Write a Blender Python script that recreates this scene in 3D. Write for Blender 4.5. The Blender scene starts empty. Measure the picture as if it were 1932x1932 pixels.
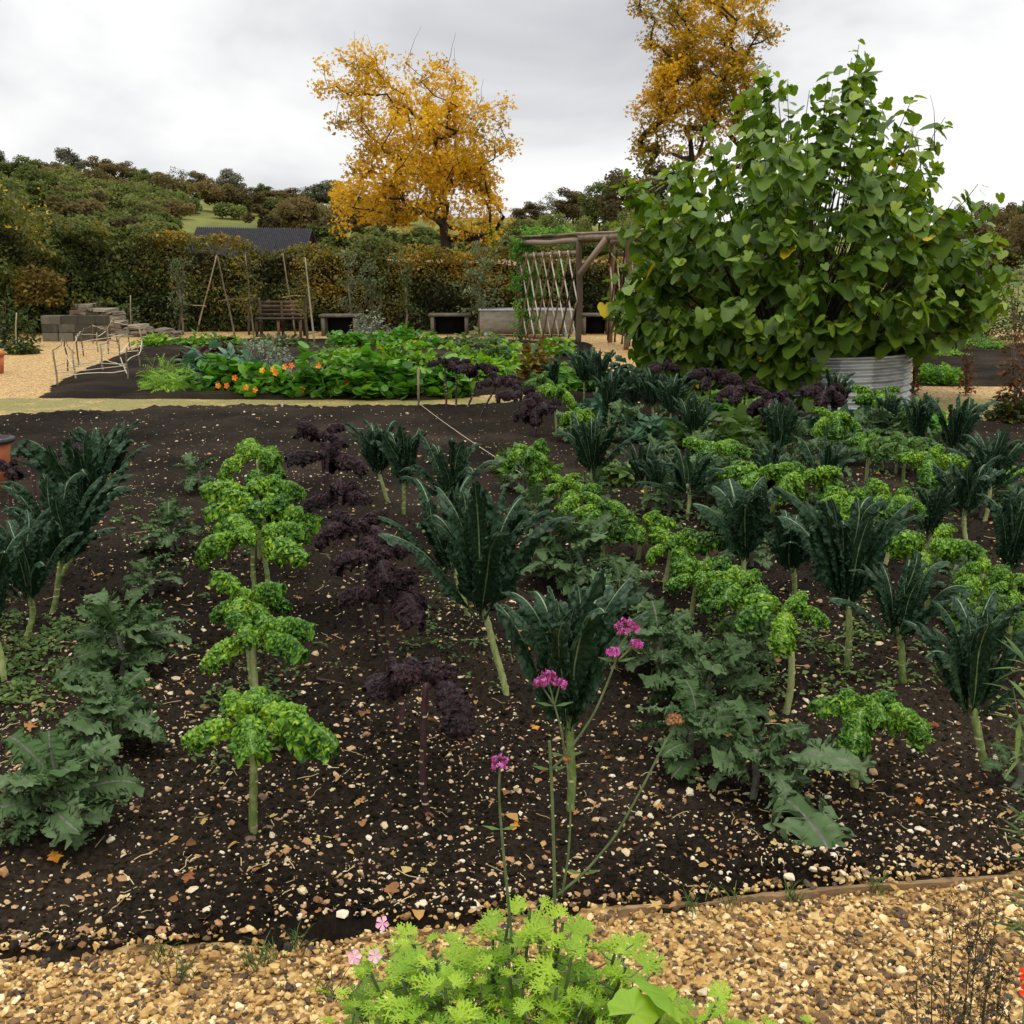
import bpy, math, random
import numpy as np
from mathutils import Matrix, Vector
D = bpy.data; C = bpy.context.scene.collection
SC = bpy.context.scene
R = math.radians
# ------------------------------------------------------------------ camera
EYE = 1.65; PITCH = R(12.7); F = 2071.0           # all pixel readings are in a 1932-wide copy of the photo
cam = D.cameras.new('Camera'); co = D.objects.new('Camera', cam); C.objects.link(co)
co.location = (0, 0, EYE); co.rotation_euler = (R(90) - PITCH, 0, 0)
cam.sensor_width = 36; cam.lens = F / 1932 * 36; cam.clip_end = 2000; cam.clip_start = 0.05
SC.camera = co
# ------------------------------------------------------------------ light
SUN_EL, SUN_ROT = R(50), R(200)
w = D.worlds.new('World'); SC.world = w; w.use_nodes = True
nt = w.node_tree; nt.nodes.clear()
def N(t, kind, **kw):
    n = t.nodes.new(kind)
    for k, v in kw.items():
        if k.startswith('i_'):
            key = k[2:]
            n.inputs[int(key) if key.isdigit() else key.replace('_', ' ')].default_value = v
        else: setattr(n, k, v)
    return n
def ramp(t, stops, interp='LINEAR'):
    n = t.nodes.new('ShaderNodeValToRGB'); n.color_ramp.interpolation = interp
    e = n.color_ramp.elements
    while len(e) < len(stops): e.new(0.5)
    for i, (p, c) in enumerate(stops):
        e[i].position = p; e[i].color = (c[0], c[1], c[2], 1) if hasattr(c, '__len__') else (c, c, c, 1)
    return n
L = nt.links.new
out = N(nt, 'ShaderNodeOutputWorld'); bg = N(nt, 'ShaderNodeBackground')
sky = N(nt, 'ShaderNodeTexSky'); sky.sky_type = 'NISHITA'; sky.sun_disc = False
sky.sun_elevation = SUN_EL; sky.sun_rotation = SUN_ROT
tc = N(nt, 'ShaderNodeTexCoord')
mp = N(nt, 'ShaderNodeMapping'); mp.inputs['Scale'].default_value = (1.0, 1.0, 2.0); mp.inputs['Location'].default_value = (3.4, 1.2, .35)
L(tc.outputs['Generated'], mp.inputs['Vector'])
no = N(nt, 'ShaderNodeTexNoise', i_Scale=2.5, i_Detail=5.0, i_Roughness=.5, i_Distortion=.35)
L(mp.outputs[0], no.inputs['Vector'])
cl = ramp(nt, [(.26, (.50, .50, .525)), (.36, (.68, .68, .70)), (.44, (.87, .87, .875)), (.53, (1.02, 1.015, 1.0))])
L(no.outputs['Fac'], cl.inputs[0])
sepz = N(nt, 'ShaderNodeSeparateXYZ'); L(tc.outputs['Generated'], sepz.inputs[0])
zen = N(nt, 'ShaderNodeMapRange', i_1=.22, i_2=.95, i_3=1.0, i_4=2.1); L(sepz.outputs['Z'], zen.inputs[0])
mul = N(nt, 'ShaderNodeVectorMath', operation='SCALE'); L(cl.outputs[0], mul.inputs[0]); L(zen.outputs[0], mul.inputs['Scale'])
sk = N(nt, 'ShaderNodeVectorMath', operation='SCALE'); sk.inputs['Scale'].default_value = .006; L(sky.outputs[0], sk.inputs[0])
ad = N(nt, 'ShaderNodeVectorMath', operation='ADD'); L(mul.outputs[0], ad.inputs[0]); L(sk.outputs[0], ad.inputs[1])
L(ad.outputs[0], bg.inputs[0]); bg.inputs[1].default_value = 1.0
L(bg.outputs[0], out.inputs[0])
sl = D.lights.new('sun', 'SUN'); sl.energy = 1.0; sl.angle = R(25); sl.color = (1, .96, .9)
so = D.objects.new('sun', sl); C.objects.link(so)
so.rotation_euler = (R(30), 0, R(25))
SC.view_settings.view_transform = 'Standard'; SC.view_settings.look = 'None'
SC.view_settings.exposure = 0.0; SC.view_settings.gamma = 1.0
SC.render.engine = 'CYCLES'
SC.cycles.max_bounces = 5; SC.cycles.diffuse_bounces = 2; SC.cycles.transmission_bounces = 3
# ------------------------------------------------------------------ helpers
rng = np.random.default_rng(7)
def ray(u, v):
    a = (u - 966) / F; b = (966 - v) / F
    c, s = math.cos(PITCH), math.sin(PITCH)
    return np.array([a, c + b * s, -s + b * c])
def G(u, v, z=0.0):
    d = ray(u, v); k = (z - EYE) / d[2]; return np.array([d[0] * k, d[1] * k, z])
def AT(u, v, Y):
    d = ray(u, v); k = Y / d[1]; return np.array([d[0] * k, Y, EYE + d[2] * k])
def depth(p): return p[1] * math.cos(PITCH) - (p[2] - EYE) * math.sin(PITCH)
class MB:
    def __init__(s): s.V = []; s.Q = []; s.T = []; s.nv = 0; s.qm = []; s.tm = []; s.qt = []; s.tt = []
    def add(s, V, Fq=None, Ft=None, mi=0, tint=0.5):
        V = np.asarray(V, float).reshape(-1, 3); s.V.append(V)
        for Fc, A, M, TT, k in ((Fq, s.Q, s.qm, s.qt, 4), (Ft, s.T, s.tm, s.tt, 3)):
            if Fc is not None and len(Fc):
                Fc = np.asarray(Fc, int).reshape(-1, k); A.append(Fc + s.nv)
                M.append(np.broadcast_to(np.asarray(mi if np.ndim(mi) == 0 else mi), (len(Fc),)).astype(int))
                TT.append(np.broadcast_to(np.asarray(tint, float), (len(Fc),)))
        s.nv += len(V); return s
    def mesh(s, name, mats, smooth=True):
        V = np.concatenate(s.V); nq = sum(map(len, s.Q)); nt_ = sum(map(len, s.T))
        idx = np.concatenate([a.ravel() for a in s.Q] + [a.ravel() for a in s.T])
        ls = np.concatenate([np.arange(nq) * 4, nq * 4 + np.arange(nt_) * 3])
        m = D.meshes.new(name); m.vertices.add(len(V)); m.vertices.foreach_set('co', V.astype(np.float32).ravel())
        m.loops.add(len(idx)); m.loops.foreach_set('vertex_index', idx.astype(np.int32))
        m.polygons.add(nq + nt_); m.polygons.foreach_set('loop_start', ls.astype(np.int32))
        m.polygons.foreach_set('material_index', np.concatenate(s.qm + s.tm).astype(np.int32))
        m.polygons.foreach_set('use_smooth', np.full(nq + nt_, smooth))
        m.update(calc_edges=True)
        a = m.attributes.new('tint', 'FLOAT', 'FACE'); a.data.foreach_set('value', np.concatenate(s.qt + s.tt).astype(np.float32))
        for x in (mats if isinstance(mats, (list, tuple)) else [mats]): m.materials.append(x)
        return m
    def obj(s, name, mats, parent=None, loc=None, smooth=True):
        return link(name, s.mesh(name, mats, smooth), parent, loc)
def link(name, me, parent=None, loc=None, rot=None, sc=None):
    o = D.objects.new(name, me); C.objects.link(o)
    if parent is not None: o.parent = parent
    if loc is not None: o.location = loc
    if rot is not None: o.rotation_euler = rot
    if sc is not None: o.scale = (sc,) * 3 if np.ndim(sc) == 0 else sc
    return o
ALL_LABELS = {}
def tag(o, label, cat, group=None, kind=None):
    o['label'] = label; o['category'] = cat
    if group: o['group'] = group
    if kind: o['kind'] = kind
    return o
def thing(name, label, cat, loc, group=None):
    o = D.objects.new(name, None); C.objects.link(o); o.empty_display_size = .1
    o.location = loc; return tag(o, label, cat, group)
def struct(o): o['kind'] = 'structure'; return o
def vnoise(P, period, seed, n=8):
    r = np.random.default_rng(abs(int(seed))); k = r.normal(size=(n, 3)); k /= np.linalg.norm(k, axis=1)[:, None]
    k *= (2 * np.pi / period) * r.uniform(.6, 1.5, (n, 1)); ph = r.uniform(0, 6.28, n)
    a = r.normal(size=(n, 3)); a /= np.linalg.norm(a, axis=1)[:, None]
    return (np.sin(P @ k.T + ph)[:, :, None] * a[None]).sum(1) / math.sqrt(n / 2)
def snoise(P, period, seed, n=8): return vnoise(P, period, seed, n)[:, 0] * 1.2
def gridfaces(nr, nc):
    i = np.arange(nr - 1)[:, None] * nc + np.arange(nc - 1)[None]
    return np.stack([i, i + 1, i + nc + 1, i + nc], -1).reshape(-1, 4)
def tube(mb, pts, rad, seg=7, mi=0, tint=.5, cap=True):
    pts = np.asarray(pts, float); n = len(pts); rad = np.broadcast_to(np.asarray(rad, float), (n,))
    T = np.gradient(pts, axis=0); T /= np.linalg.norm(T, axis=1)[:, None] + 1e-9
    ref = np.array([0, 0, 1.]) if abs(T[0][2]) < .9 else np.array([1., 0, 0])
    A = np.cross(T, ref); A /= np.linalg.norm(A, axis=1)[:, None] + 1e-9; B = np.cross(T, A)
    th = np.arange(seg) / seg * 2 * np.pi
    V = pts[:, None] + rad[:, None, None] * (np.cos(th)[None, :, None] * A[:, None] + np.sin(th)[None, :, None] * B[:, None])
    i = np.arange(n - 1)[:, None] * seg; j = np.arange(seg)[None]; j2 = (j + 1) % seg
    Fq = np.stack([i + j, i + j2, i + seg + j2, i + seg + j], -1).reshape(-1, 4)
    V = V.reshape(-1, 3); Ft = None
    if cap:
        V = np.vstack([V, pts[-1], pts[0]]); k = (n - 1) * seg; a = np.arange(seg)
        Ft = np.concatenate([np.stack([k + a, k + (a + 1) % seg, np.full(seg, n * seg)], -1), np.stack([(a + 1) % seg, a, np.full(seg, n * seg + 1)], -1)])
    mb.add(V, Fq, Ft, mi, tint)
def bez(a, b, c, n=8):
    t = np.linspace(0, 1, n)[:, None]; a, b, c = map(lambda x: np.asarray(x, float), (a, b, c))
    return (1 - t) ** 2 * a + 2 * t * (1 - t) * b + t * t * c
def wob(a, b, n=10, amp=.02, seed=0, r=None):
    a = np.asarray(a, float); b = np.asarray(b, float); t = np.linspace(0, 1, n)[:, None]
    P = a + (b - a) * t; ln = np.linalg.norm(b - a)
    return P + vnoise(P, ln * .6 + .01, seed) * amp * np.minimum(1, t * 5)
def box(mb, lo, hi, mi=0, tint=.5):
    (a, b, c), (d, e, f) = lo, hi
    V = [(a, b, c), (d, b, c), (d, e, c), (a, e, c), (a, b, f), (d, b, f), (d, e, f), (a, e, f)]
    mb.add(V, [(0, 3, 2, 1), (4, 5, 6, 7), (0, 1, 5, 4), (1, 2, 6, 5), (2, 3, 7, 6), (3, 0, 4, 7)], None, mi, tint)
def beam(mb, a, b, wd, hg, tint=.5, mi=0):
    a = np.asarray(a, float); b = np.asarray(b, float); T = b - a; ln = np.linalg.norm(T); T /= ln
    up = np.array([0, 0, 1.]) if abs(T[2]) < .95 else np.array([1., 0, 0])
    S = np.cross(T, up); S /= np.linalg.norm(S); U = np.cross(S, T)
    V = [p + S * x * wd / 2 + U * y * hg / 2 for p in (a, b) for x, y in ((-1, -1), (1, -1), (1, 1), (-1, 1))]
    mb.add(V, [(0, 1, 2, 3), (7, 6, 5, 4), (0, 4, 5, 1), (1, 5, 6, 2), (2, 6, 7, 3), (3, 7, 4, 0)], None, mi, tint)
def rotm(yaw, pitch, roll):
    yaw, pitch, roll = np.broadcast_arrays(yaw, pitch, roll)
    cy, sy, cp, sp, cr, sr = np.cos(yaw), np.sin(yaw), np.cos(pitch), np.sin(pitch), np.cos(roll), np.sin(roll)
    # Rz(yaw) @ Ry(-pitch) @ Rx(roll): +X axis raised by pitch
    M = np.empty(yaw.shape + (3, 3))
    M[..., 0, 0] = cy * cp; M[..., 0, 1] = -sy * cr - cy * sp * sr; M[..., 0, 2] = sy * sr - cy * sp * cr
    M[..., 1, 0] = sy * cp; M[..., 1, 1] = cy * cr - sy * sp * sr; M[..., 1, 2] = -cy * sr - sy * sp * cr
    M[..., 2, 0] = sp; M[..., 2, 1] = cp * sr; M[..., 2, 2] = cp * cr
    return M
def scatter(mb, tmpls, P, M, S, tint, mi=0):
    """instance templates (V,Fq,Ft) at points P with matrices M, scales S"""
    n = len(P); which = rng.integers(0, len(tmpls), n); S = np.broadcast_to(S, (n,)) if np.ndim(S) < 2 else S
    tint = np.broadcast_to(tint, (n,))
    for k, (V, Fq, Ft) in enumerate(tmpls):
        ix = np.where(which == k)[0]
        if not len(ix): continue
        sc = S[ix][:, None, None] if S.ndim == 1 else S[ix][:, None, :]
        W = np.einsum('nij,nvj->nvi', M[ix], V[None] * sc) + P[ix][:, None]
        off = (np.arange(len(ix)) * len(V))[:, None, None]
        fq = (Fq[None] + off).reshape(-1, 4) if Fq is not None else None
        ft = (Ft[None] + off).reshape(-1, 3) if Ft is not None else None
        base = mb.nv
        mb.V.append(W.reshape(-1, 3)); mb.nv += len(ix) * len(V)
        if fq is not None: mb.Q.append(fq + base); mb.qm.append(np.full(len(fq), mi)); mb.qt.append(np.repeat(tint[ix], len(Fq)))
        if ft is not None: mb.T.append(ft + base); mb.tm.append(np.full(len(ft), mi)); mb.tt.append(np.repeat(tint[ix], len(Ft)))
# ------------------------------------------------------------------ materials
def mat(name):
    m = D.materials.new(name); m.use_nodes = True; t = m.node_tree; t.nodes.clear()
    o = N(t, 'ShaderNodeOutputMaterial'); b = N(t, 'ShaderNodeBsdfPrincipled'); t.links.new(b.outputs[0], o.inputs[0])
    return m, t, b, o
def leafmat(name, stops, rough=.5, trans=.25, nscale=8., namt=.25, bump=0., bscale=60., spec=.35, objrand=.15, tcol=None):
    m, t, b, o = mat(name); l = t.links.new
    at = N(t, 'ShaderNodeAttribute', attribute_name='tint')
    oi = N(t, 'ShaderNodeObjectInfo'); tcn = N(t, 'ShaderNodeTexCoord')
    nn = N(t, 'ShaderNodeTexNoise', i_Scale=nscale, i_Detail=4.); l(tcn.outputs['Object'], nn.inputs['Vector'])
    a1 = N(t, 'ShaderNodeMath', operation='MULTIPLY_ADD', i_1=namt * 2, i_2=-namt); l(nn.outputs['Fac'], a1.inputs[0])
    a2 = N(t, 'ShaderNodeMath', operation='MULTIPLY_ADD', i_1=objrand * 2, i_2=-objrand); l(oi.outputs['Random'], a2.inputs[0])
    s1 = N(t, 'ShaderNodeMath', operation='ADD'); l(at.outputs['Fac'], s1.inputs[0]); l(a1.outputs[0], s1.inputs[1])
    s2 = N(t, 'ShaderNodeMath', operation='ADD'); l(s1.outputs[0], s2.inputs[0]); l(a2.outputs[0], s2.inputs[1])
    cr = ramp(t, stops); l(s2.outputs[0], cr.inputs[0]); l(cr.outputs[0], b.inputs['Base Color'])
    b.inputs['Roughness'].default_value = rough; b.inputs['Specular IOR Level'].default_value = spec
    if bump:
        vo = N(t, 'ShaderNodeTexVoronoi', i_Scale=bscale); vo.feature = 'SMOOTH_F1'; l(tcn.outputs['Object'], vo.inputs['Vector'])
        bp = N(t, 'ShaderNodeBump', i_Strength=bump, i_Distance=.004); bp.invert = True
        l(vo.outputs['Distance'], bp.inputs['Height']); l(bp.outputs[0], b.inputs['Normal'])
    if trans:
        tr = N(t, 'ShaderNodeBsdfTranslucent'); mx = N(t, 'ShaderNodeMixShader', i_0=trans)
        hs = N(t, 'ShaderNodeHueSaturation', i_Saturation=1.1, i_Value=1.5); l(cr.outputs[0], hs.inputs['Color']); l(hs.outputs[0], tr.inputs[0])
        l(b.outputs[0], mx.inputs[1]); l(tr.outputs[0], mx.inputs[2]); l(mx.outputs[0], o.inputs[0])
    return m
def plain(name, c1, c2, scale=20., rough=.8, bump=.3, bdist=.01, stretch=(1, 1, 1), metal=0., spec=.3, detail=6.):
    m, t, b, o = mat(name); l = t.links.new
    tcn = N(t, 'ShaderNodeTexCoord'); mp = N(t, 'ShaderNodeMapping'); mp.inputs['Scale'].default_value = stretch
    l(tcn.outputs['Object'], mp.inputs[0]); nn = N(t, 'ShaderNodeTexNoise', i_Scale=scale, i_Detail=detail, i_Roughness=.65); l(mp.outputs[0], nn.inputs['Vector'])
    at = N(t, 'ShaderNodeAttribute', attribute_name='tint')
    s = N(t, 'ShaderNodeMath', operation='MULTIPLY_ADD', i_1=.8, i_2=-.4); l(at.outputs['Fac'], s.inputs[0])
    s2 = N(t, 'ShaderNodeMath', operation='ADD'); l(s.outputs[0], s2.inputs[0]); l(nn.outputs['Fac'], s2.inputs[1])
    cr = ramp(t, [(.3, c1), (.7, c2)]); l(s2.outputs[0], cr.inputs[0]); l(cr.outputs[0], b.inputs['Base Color'])
    b.inputs['Roughness'].default_value = rough; b.inputs['Metallic'].default_value = metal; b.inputs['Specular IOR Level'].default_value = spec
    if bump:
        bp = N(t, 'ShaderNodeBump', i_Strength=bump, i_Distance=bdist); l(nn.outputs['Fac'], bp.inputs['Height']); l(bp.outputs[0], b.inputs['Normal'])
    return m
M = {}
M['curly'] = leafmat('curly_green', [(0, (.012, .055, .005)), (.3, (.06, .17, .012)), (.6, (.19, .37, .02)), (1, (.46, .60, .035))], .5, .3, 18, .2)
M['curlydull'] = leafmat('curly_dull', [(0, (.03, .08, .012)), (.5, (.08, .17, .02)), (1, (.16, .27, .03))], .5, .3, 18, .2)
M['purple'] = leafmat('purple_leaf', [(0, (.010, .005, .006)), (.5, (.026, .011, .013)), (1, (.07, .024, .028))], .8, .08, 18, .2)
M['black'] = leafmat('black_kale_leaf', [(0, (.007, .020, .008)), (.45, (.015, .040, .016)), (.8, (.030, .062, .032)), (1, (.065, .10, .066))], .6, .12, 14, .28, bump=1., bscale=110, spec=.14)
M['blackrib'] = plain('kale_rib', (.12, .19, .08), (.22, .30, .15), 30, .5, 0)
M['russian'] = leafmat('ragged_kale_leaf', [(0, (.028, .06, .016)), (.4, (.068, .122, .042)), (.75, (.15, .215, .105)), (1, (.28, .35, .22))], .7, .2, 14, .25, bump=.3, bscale=60, spec=.12)
M['russrib'] = plain('ragged_kale_rib', (.09, .07, .07), (.18, .22, .14), 30, .5, 0)
M['stem'] = plain('pale_green_stem', (.10, .15, .03), (.34, .38, .15), 55, .55, .5, .004, (1, 1, .5))
M['pstem'] = plain('purple_stem', (.025, .012, .014), (.075, .035, .04), 55, .5, .4, .004)
M['scar'] = plain('stem_scar', (.3, .27, .14), (.5, .45, .28), 40, .7, .2)
M['mulb'] = leafmat('broad_green_leaf', [(0, (.032, .070, .008)), (.4, (.080, .15, .016)), (.7, (.19, .275, .030)), (.93, (.32, .38, .045)), (.97, (.55, .45, .02)), (1, (.6, .42, .02))], .45, .32, 1.4, .14, spec=.3)
M['maple'] = leafmat('golden_leaf', [(0, (.13, .125, .012)), (.3, (.36, .225, .012)), (.6, (.60, .35, .015)), (1, (.72, .48, .035))], .6, .35, .5, .3)
M['bark'] = plain('dark_bark', (.02, .016, .012), (.07, .055, .04), 8, .9, .6, .03, (1, 1, .3))
M['twig'] = plain('grey_twig', (.08, .065, .045), (.20, .17, .12), 14, .9, .3)
M['stake'] = plain('hazel_stake', (.11, .08, .045), (.33, .26, .16), 22, .85, .3, .01, (1, 1, .3))
M['wood'] = plain('weathered_wood', (.09, .062, .038), (.25, .19, .13), 9, .85, .4, .01, (1, 1, .25))
M['darkrustic'] = plain('aged_bench_wood', (.035, .022, .014), (.13, .08, .05), 9, .9, .4, .01, (1, 1, .3))
M['lath'] = plain('split_pale_wood', (.42, .36, .27), (.65, .58, .47), 12, .8, .2)
M['rustic'] = plain('red_brown_pole', (.07, .035, .018), (.20, .12, .07), 9, .9, .4, .01, (1, 1, .3))
M['hedge'] = leafmat('hedge_leaf', [(0, (.030, .042, .009)), (.35, (.085, .085, .015)), (.6, (.165, .135, .02)), (.85, (.30, .19, .022)), (1, (.40, .25, .025))], .6, .3, .55, .42)
M['hedgeolive'] = leafmat('hedge_olive_leaf', [(0, (.03, .045, .010)), (.4, (.075, .095, .018)), (.75, (.13, .14, .022)), (1, (.26, .18, .025))], .6, .3, .5, .35)
M['hedgegreen'] = leafmat('hedge_green_leaf', [(0, (.015, .035, .008)), (.5, (.045, .075, .015)), (.9, (.11, .12, .02)), (1, (.22, .16, .02))], .6, .3, .5, .3)
M['shrub'] = leafmat('grey_green_leaf', [(0, (.04, .06, .02)), (.5, (.10, .13, .05)), (1, (.20, .22, .10))], .6, .3, 2, .3)
M['fargreen'] = leafmat('far_green', [(0, (.07, .088, .028)), (.5, (.125, .150, .044)), (1, (.20, .21, .065))], .9, .35, .12, .4, spec=.05)
M['farbrown'] = leafmat('far_brown', [(0, (.07, .062, .030)), (.5, (.125, .10, .042)), (1, (.20, .145, .058))], .9, .35, .12, .35, spec=.05)
M['fargrey'] = leafmat('far_grey', [(0, (.09, .09, .06)), (.5, (.17, .17, .115)), (1, (.26, .25, .17))], .9, .15, .12, .3, spec=.05)
M['nast'] = leafmat('nasturtium_leaf', [(0, (.03, .10, .012)), (.5, (.09, .24, .025)), (1, (.24, .42, .06))], .5, .35, 1.2, .25)
M['lettuce'] = leafmat('bright_lettuce', [(0, (.06, .14, .015)), (.5, (.17, .33, .03)), (1, (.32, .50, .06))], .5, .35, 3, .25)
M['cabbage'] = leafmat('blue_green_leaf', [(0, (.03, .07, .04)), (.5, (.07, .16, .08)), (1, (.16, .26, .17))], .5, .2, 4, .2)
M['beet'] = leafmat('dark_red_leaf', [(0, (.02, .008, .008)), (.5, (.05, .014, .016)), (1, (.10, .03, .03))], .45, .2, 4, .2)
M['herb'] = leafmat('silver_herb', [(0, (.09, .11, .07)), (.5, (.19, .22, .15)), (1, (.34, .37, .28))], .8, .2, 4, .3)
M['weed'] = leafmat('weed_leaf', [(0, (.04, .08, .015)), (.5, (.08, .14, .03)), (1, (.18, .26, .06))], .55, .3, 5, .25)
M['rust'] = leafmat('rust_brown_plant', [(0, (.05, .035, .015)), (.5, (.17, .07, .025)), (1, (.28, .12, .04))], .8, .3, 4, .3)
M['fern'] = leafmat('bronze_fern', [(0, (.06, .05, .012)), (.5, (.16, .11, .02)), (1, (.30, .20, .04))], .7, .3, 3, .3)
M['pelarg'] = leafmat('lacy_lime_leaf', [(0, (.05, .13, .01)), (.5, (.17, .33, .018)), (1, (.42, .56, .04))], .5, .3, 10, .25)
M['litter'] = leafmat('fallen_leaf', [(0, (.16, .07, .025)), (.3, (.38, .17, .05)), (.6, (.50, .30, .10)), (1, (.58, .50, .16))], .7, .2, 25, .25)
M['oak'] = leafmat('orange_oak_leaf', [(0, (.45, .16, .02)), (1, (.75, .33, .03))], .6, .2, 30, .2)
M['brownleaf'] = leafmat('brown_leaf', [(0, (.16, .05, .02)), (1, (.30, .11, .035))], .6, .2, 30, .2)
M['straw'] = plain('straw', (.35, .26, .12), (.6, .48, .25), 20, .8, 0)
M['orangef'] = leafmat('orange_petal', [(0, (.75, .10, .01)), (.6, (.85, .22, .01)), (1, (.85, .55, .03))], .5, .3, 20, .1)
M['verb'] = leafmat('magenta_petal', [(0, (.28, .03, .12)), (.5, (.55, .09, .38)), (1, (.70, .30, .65))], .5, .3, 90, .3)
M['dryhead'] = plain('dried_seed_head', (.18, .07, .03), (.42, .22, .09), 90, .9, .4)
M['vstem'] = plain('grey_green_stem', (.04, .07, .02), (.12, .16, .07), 40, .6, .2)
M['pink'] = leafmat('pink_petal', [(0, (.75, .32, .48)), (1, (.85, .55, .68))], .5, .3, 30, .2)
M['red'] = leafmat('red_petal', [(0, (.7, .02, .01)), (1, (.85, .07, .02))], .5, .3, 30, .2)
M['terra'] = plain('terracotta', (.36, .10, .035), (.52, .18, .07), 12, .8, .2)
M['darkrim'] = plain('dark_rim', (.02, .02, .02), (.05, .05, .05), 12, .6, .2)
M['twine'] = plain('cream_twine', (.50, .42, .27), (.70, .62, .45), 60, .9, .2)
M['board'] = plain('edging_board', (.11, .065, .03), (.32, .21, .10), 7, .85, .5, .006, (1, 4, 4))
M['stonewall'] = plain('grey_block', (.055, .05, .035), (.15, .135, .095), 6, .95, .7, .03)
M['rubble'] = plain('rubble_stone', (.07, .058, .04), (.24, .20, .145), 5, .95, .5, .03)
M['darkwood'] = plain('dark_board', (.02, .017, .013), (.05, .042, .03), 9, .85, .3, .01, (1, 1, .3))
M['roofdark'] = plain('corrugated_roof', (.022, .022, .026), (.05, .05, .056), 5, .6, .2)
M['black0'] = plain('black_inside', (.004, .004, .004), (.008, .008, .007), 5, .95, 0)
M['galv'] = plain('galvanised', (.22, .235, .235), (.46, .48, .48), 5, .5, .08, .01, (1, 1, 2.5), metal=.45, spec=.5)
M['earthy'] = plain('ground_soil', (.02, .015, .011), (.05, .038, .028), 8, .95, .5, .02)

def speckle(name, kind):
    m, t, b, o = mat(name); l = t.links.new
    tcn = N(t, 'ShaderNodeTexCoord'); P = tcn.outputs['Object']
    big = N(t, 'ShaderNodeTexNoise', i_Scale=.9, i_Detail=6.); l(P, big.inputs['Vector'])
    if kind == 'gravel':
        vo = N(t, 'ShaderNodeTexVoronoi', i_Scale=52.); l(P, vo.inputs['Vector'])
        sep = N(t, 'ShaderNodeSeparateColor'); l(vo.outputs['Color'], sep.inputs[0])
        cr = ramp(t, [(0, (.10, .06, .025)), (.2, (.22, .125, .045)), (.45, (.44, .25, .07)), (.75, (.56, .36, .12)), (1, (.66, .47, .20))]); l(sep.outputs[0], cr.inputs[0])
        # mossy patches, strongest along the strip between the beds
        geo = N(t, 'ShaderNodeSeparateXYZ'); l(P, geo.inputs[0])
        ya = N(t, 'ShaderNodeMapRange', i_1=12.3, i_2=12.7, i_3=0., i_4=1.); l(geo.outputs[1], ya.inputs[0])
        yb = N(t, 'ShaderNodeMapRange', i_1=13.8, i_2=14.2, i_3=1., i_4=0.); l(geo.outputs[1], yb.inputs[0])
        yy = N(t, 'ShaderNodeMath', operation='MULTIPLY'); l(ya.outputs[0], yy.inputs[0]); l(yb.outputs[0], yy.inputs[1])
        mo = N(t, 'ShaderNodeTexNoise', i_Scale=2.2, i_Detail=8., i_Roughness=.7); l(P, mo.inputs['Vector'])
        ad = N(t, 'ShaderNodeMath', operation='MULTIPLY_ADD', i_1=.27); l(yy.outputs[0], ad.inputs[0]); l(mo.outputs['Fac'], ad.inputs[2])
        mr = N(t, 'ShaderNodeMapRange', i_1=.58, i_2=.78, i_3=0., i_4=.75); l(ad.outputs[0], mr.inputs[0])
        mx = N(t, 'ShaderNodeMix', data_type='RGBA'); mx.inputs[7].default_value = (.13, .145, .02, 1); l(mr.outputs[0], mx.inputs[0]); l(cr.outputs[0], mx.inputs[6])
        l(mx.outputs[2], b.inputs['Base Color'])
        bp = N(t, 'ShaderNodeBump', i_Strength=.9, i_Distance=.012); bp.invert = True
        l(vo.outputs['Distance'], bp.inputs['Height']); l(bp.outputs[0], b.inputs['Normal'])
        b.inputs['Roughness'].default_value = .75
    elif kind == 'soil':
        n2 = N(t, 'ShaderNodeTexNoise', i_Scale=45., i_Detail=8., i_Roughness=.75); l(P, n2.inputs['Vector'])
        mm = N(t, 'ShaderNodeMath', operation='MULTIPLY_ADD', i_1=.55); l(n2.outputs['Fac'], mm.inputs[0])
        m3 = N(t, 'ShaderNodeMath', operation='MULTIPLY', i_1=.55); l(big.outputs['Fac'], m3.inputs[0]); l(m3.outputs[0], mm.inputs[2])
        cr = ramp(t, [(.36, (.005, .0038, .0026)), (.50, (.0125, .0094, .0063)), (.62, (.031, .023, .0155)), (.74, (.068, .050, .033))]); l(mm.outputs[0], cr.inputs[0])
        l(cr.outputs[0], b.inputs['Base Color'])
        bp = N(t, 'ShaderNodeBump', i_Strength=.8, i_Distance=.012); l(n2.outputs['Fac'], bp.inputs['Height']); l(bp.outputs[0], b.inputs['Normal'])
        b.inputs['Roughness'].default_value = 1.; b.inputs['Specular IOR Level'].default_value = .06
    else:
        vo = N(t, 'ShaderNodeTexNoise', i_Scale=.12, i_Detail=10., i_Roughness=.7); l(P, vo.inputs['Vector'])
        cr = ramp(t, [(.3, (.07, .085, .022)), (.5, (.14, .15, .035)), (.7, (.22, .21, .06))]); l(vo.outputs['Fac'], cr.inputs[0])
        l(cr.outputs[0], b.inputs['Base Color']); b.inputs['Roughness'].default_value = .95; b.inputs['Specular IOR Level'].default_value = .1
    return m
M['gravel'] = speckle('gravel_surface', 'gravel'); M['soil'] = speckle('soil_surface', 'soil'); M['grass'] = speckle('meadow_surface', 'grass')
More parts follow.
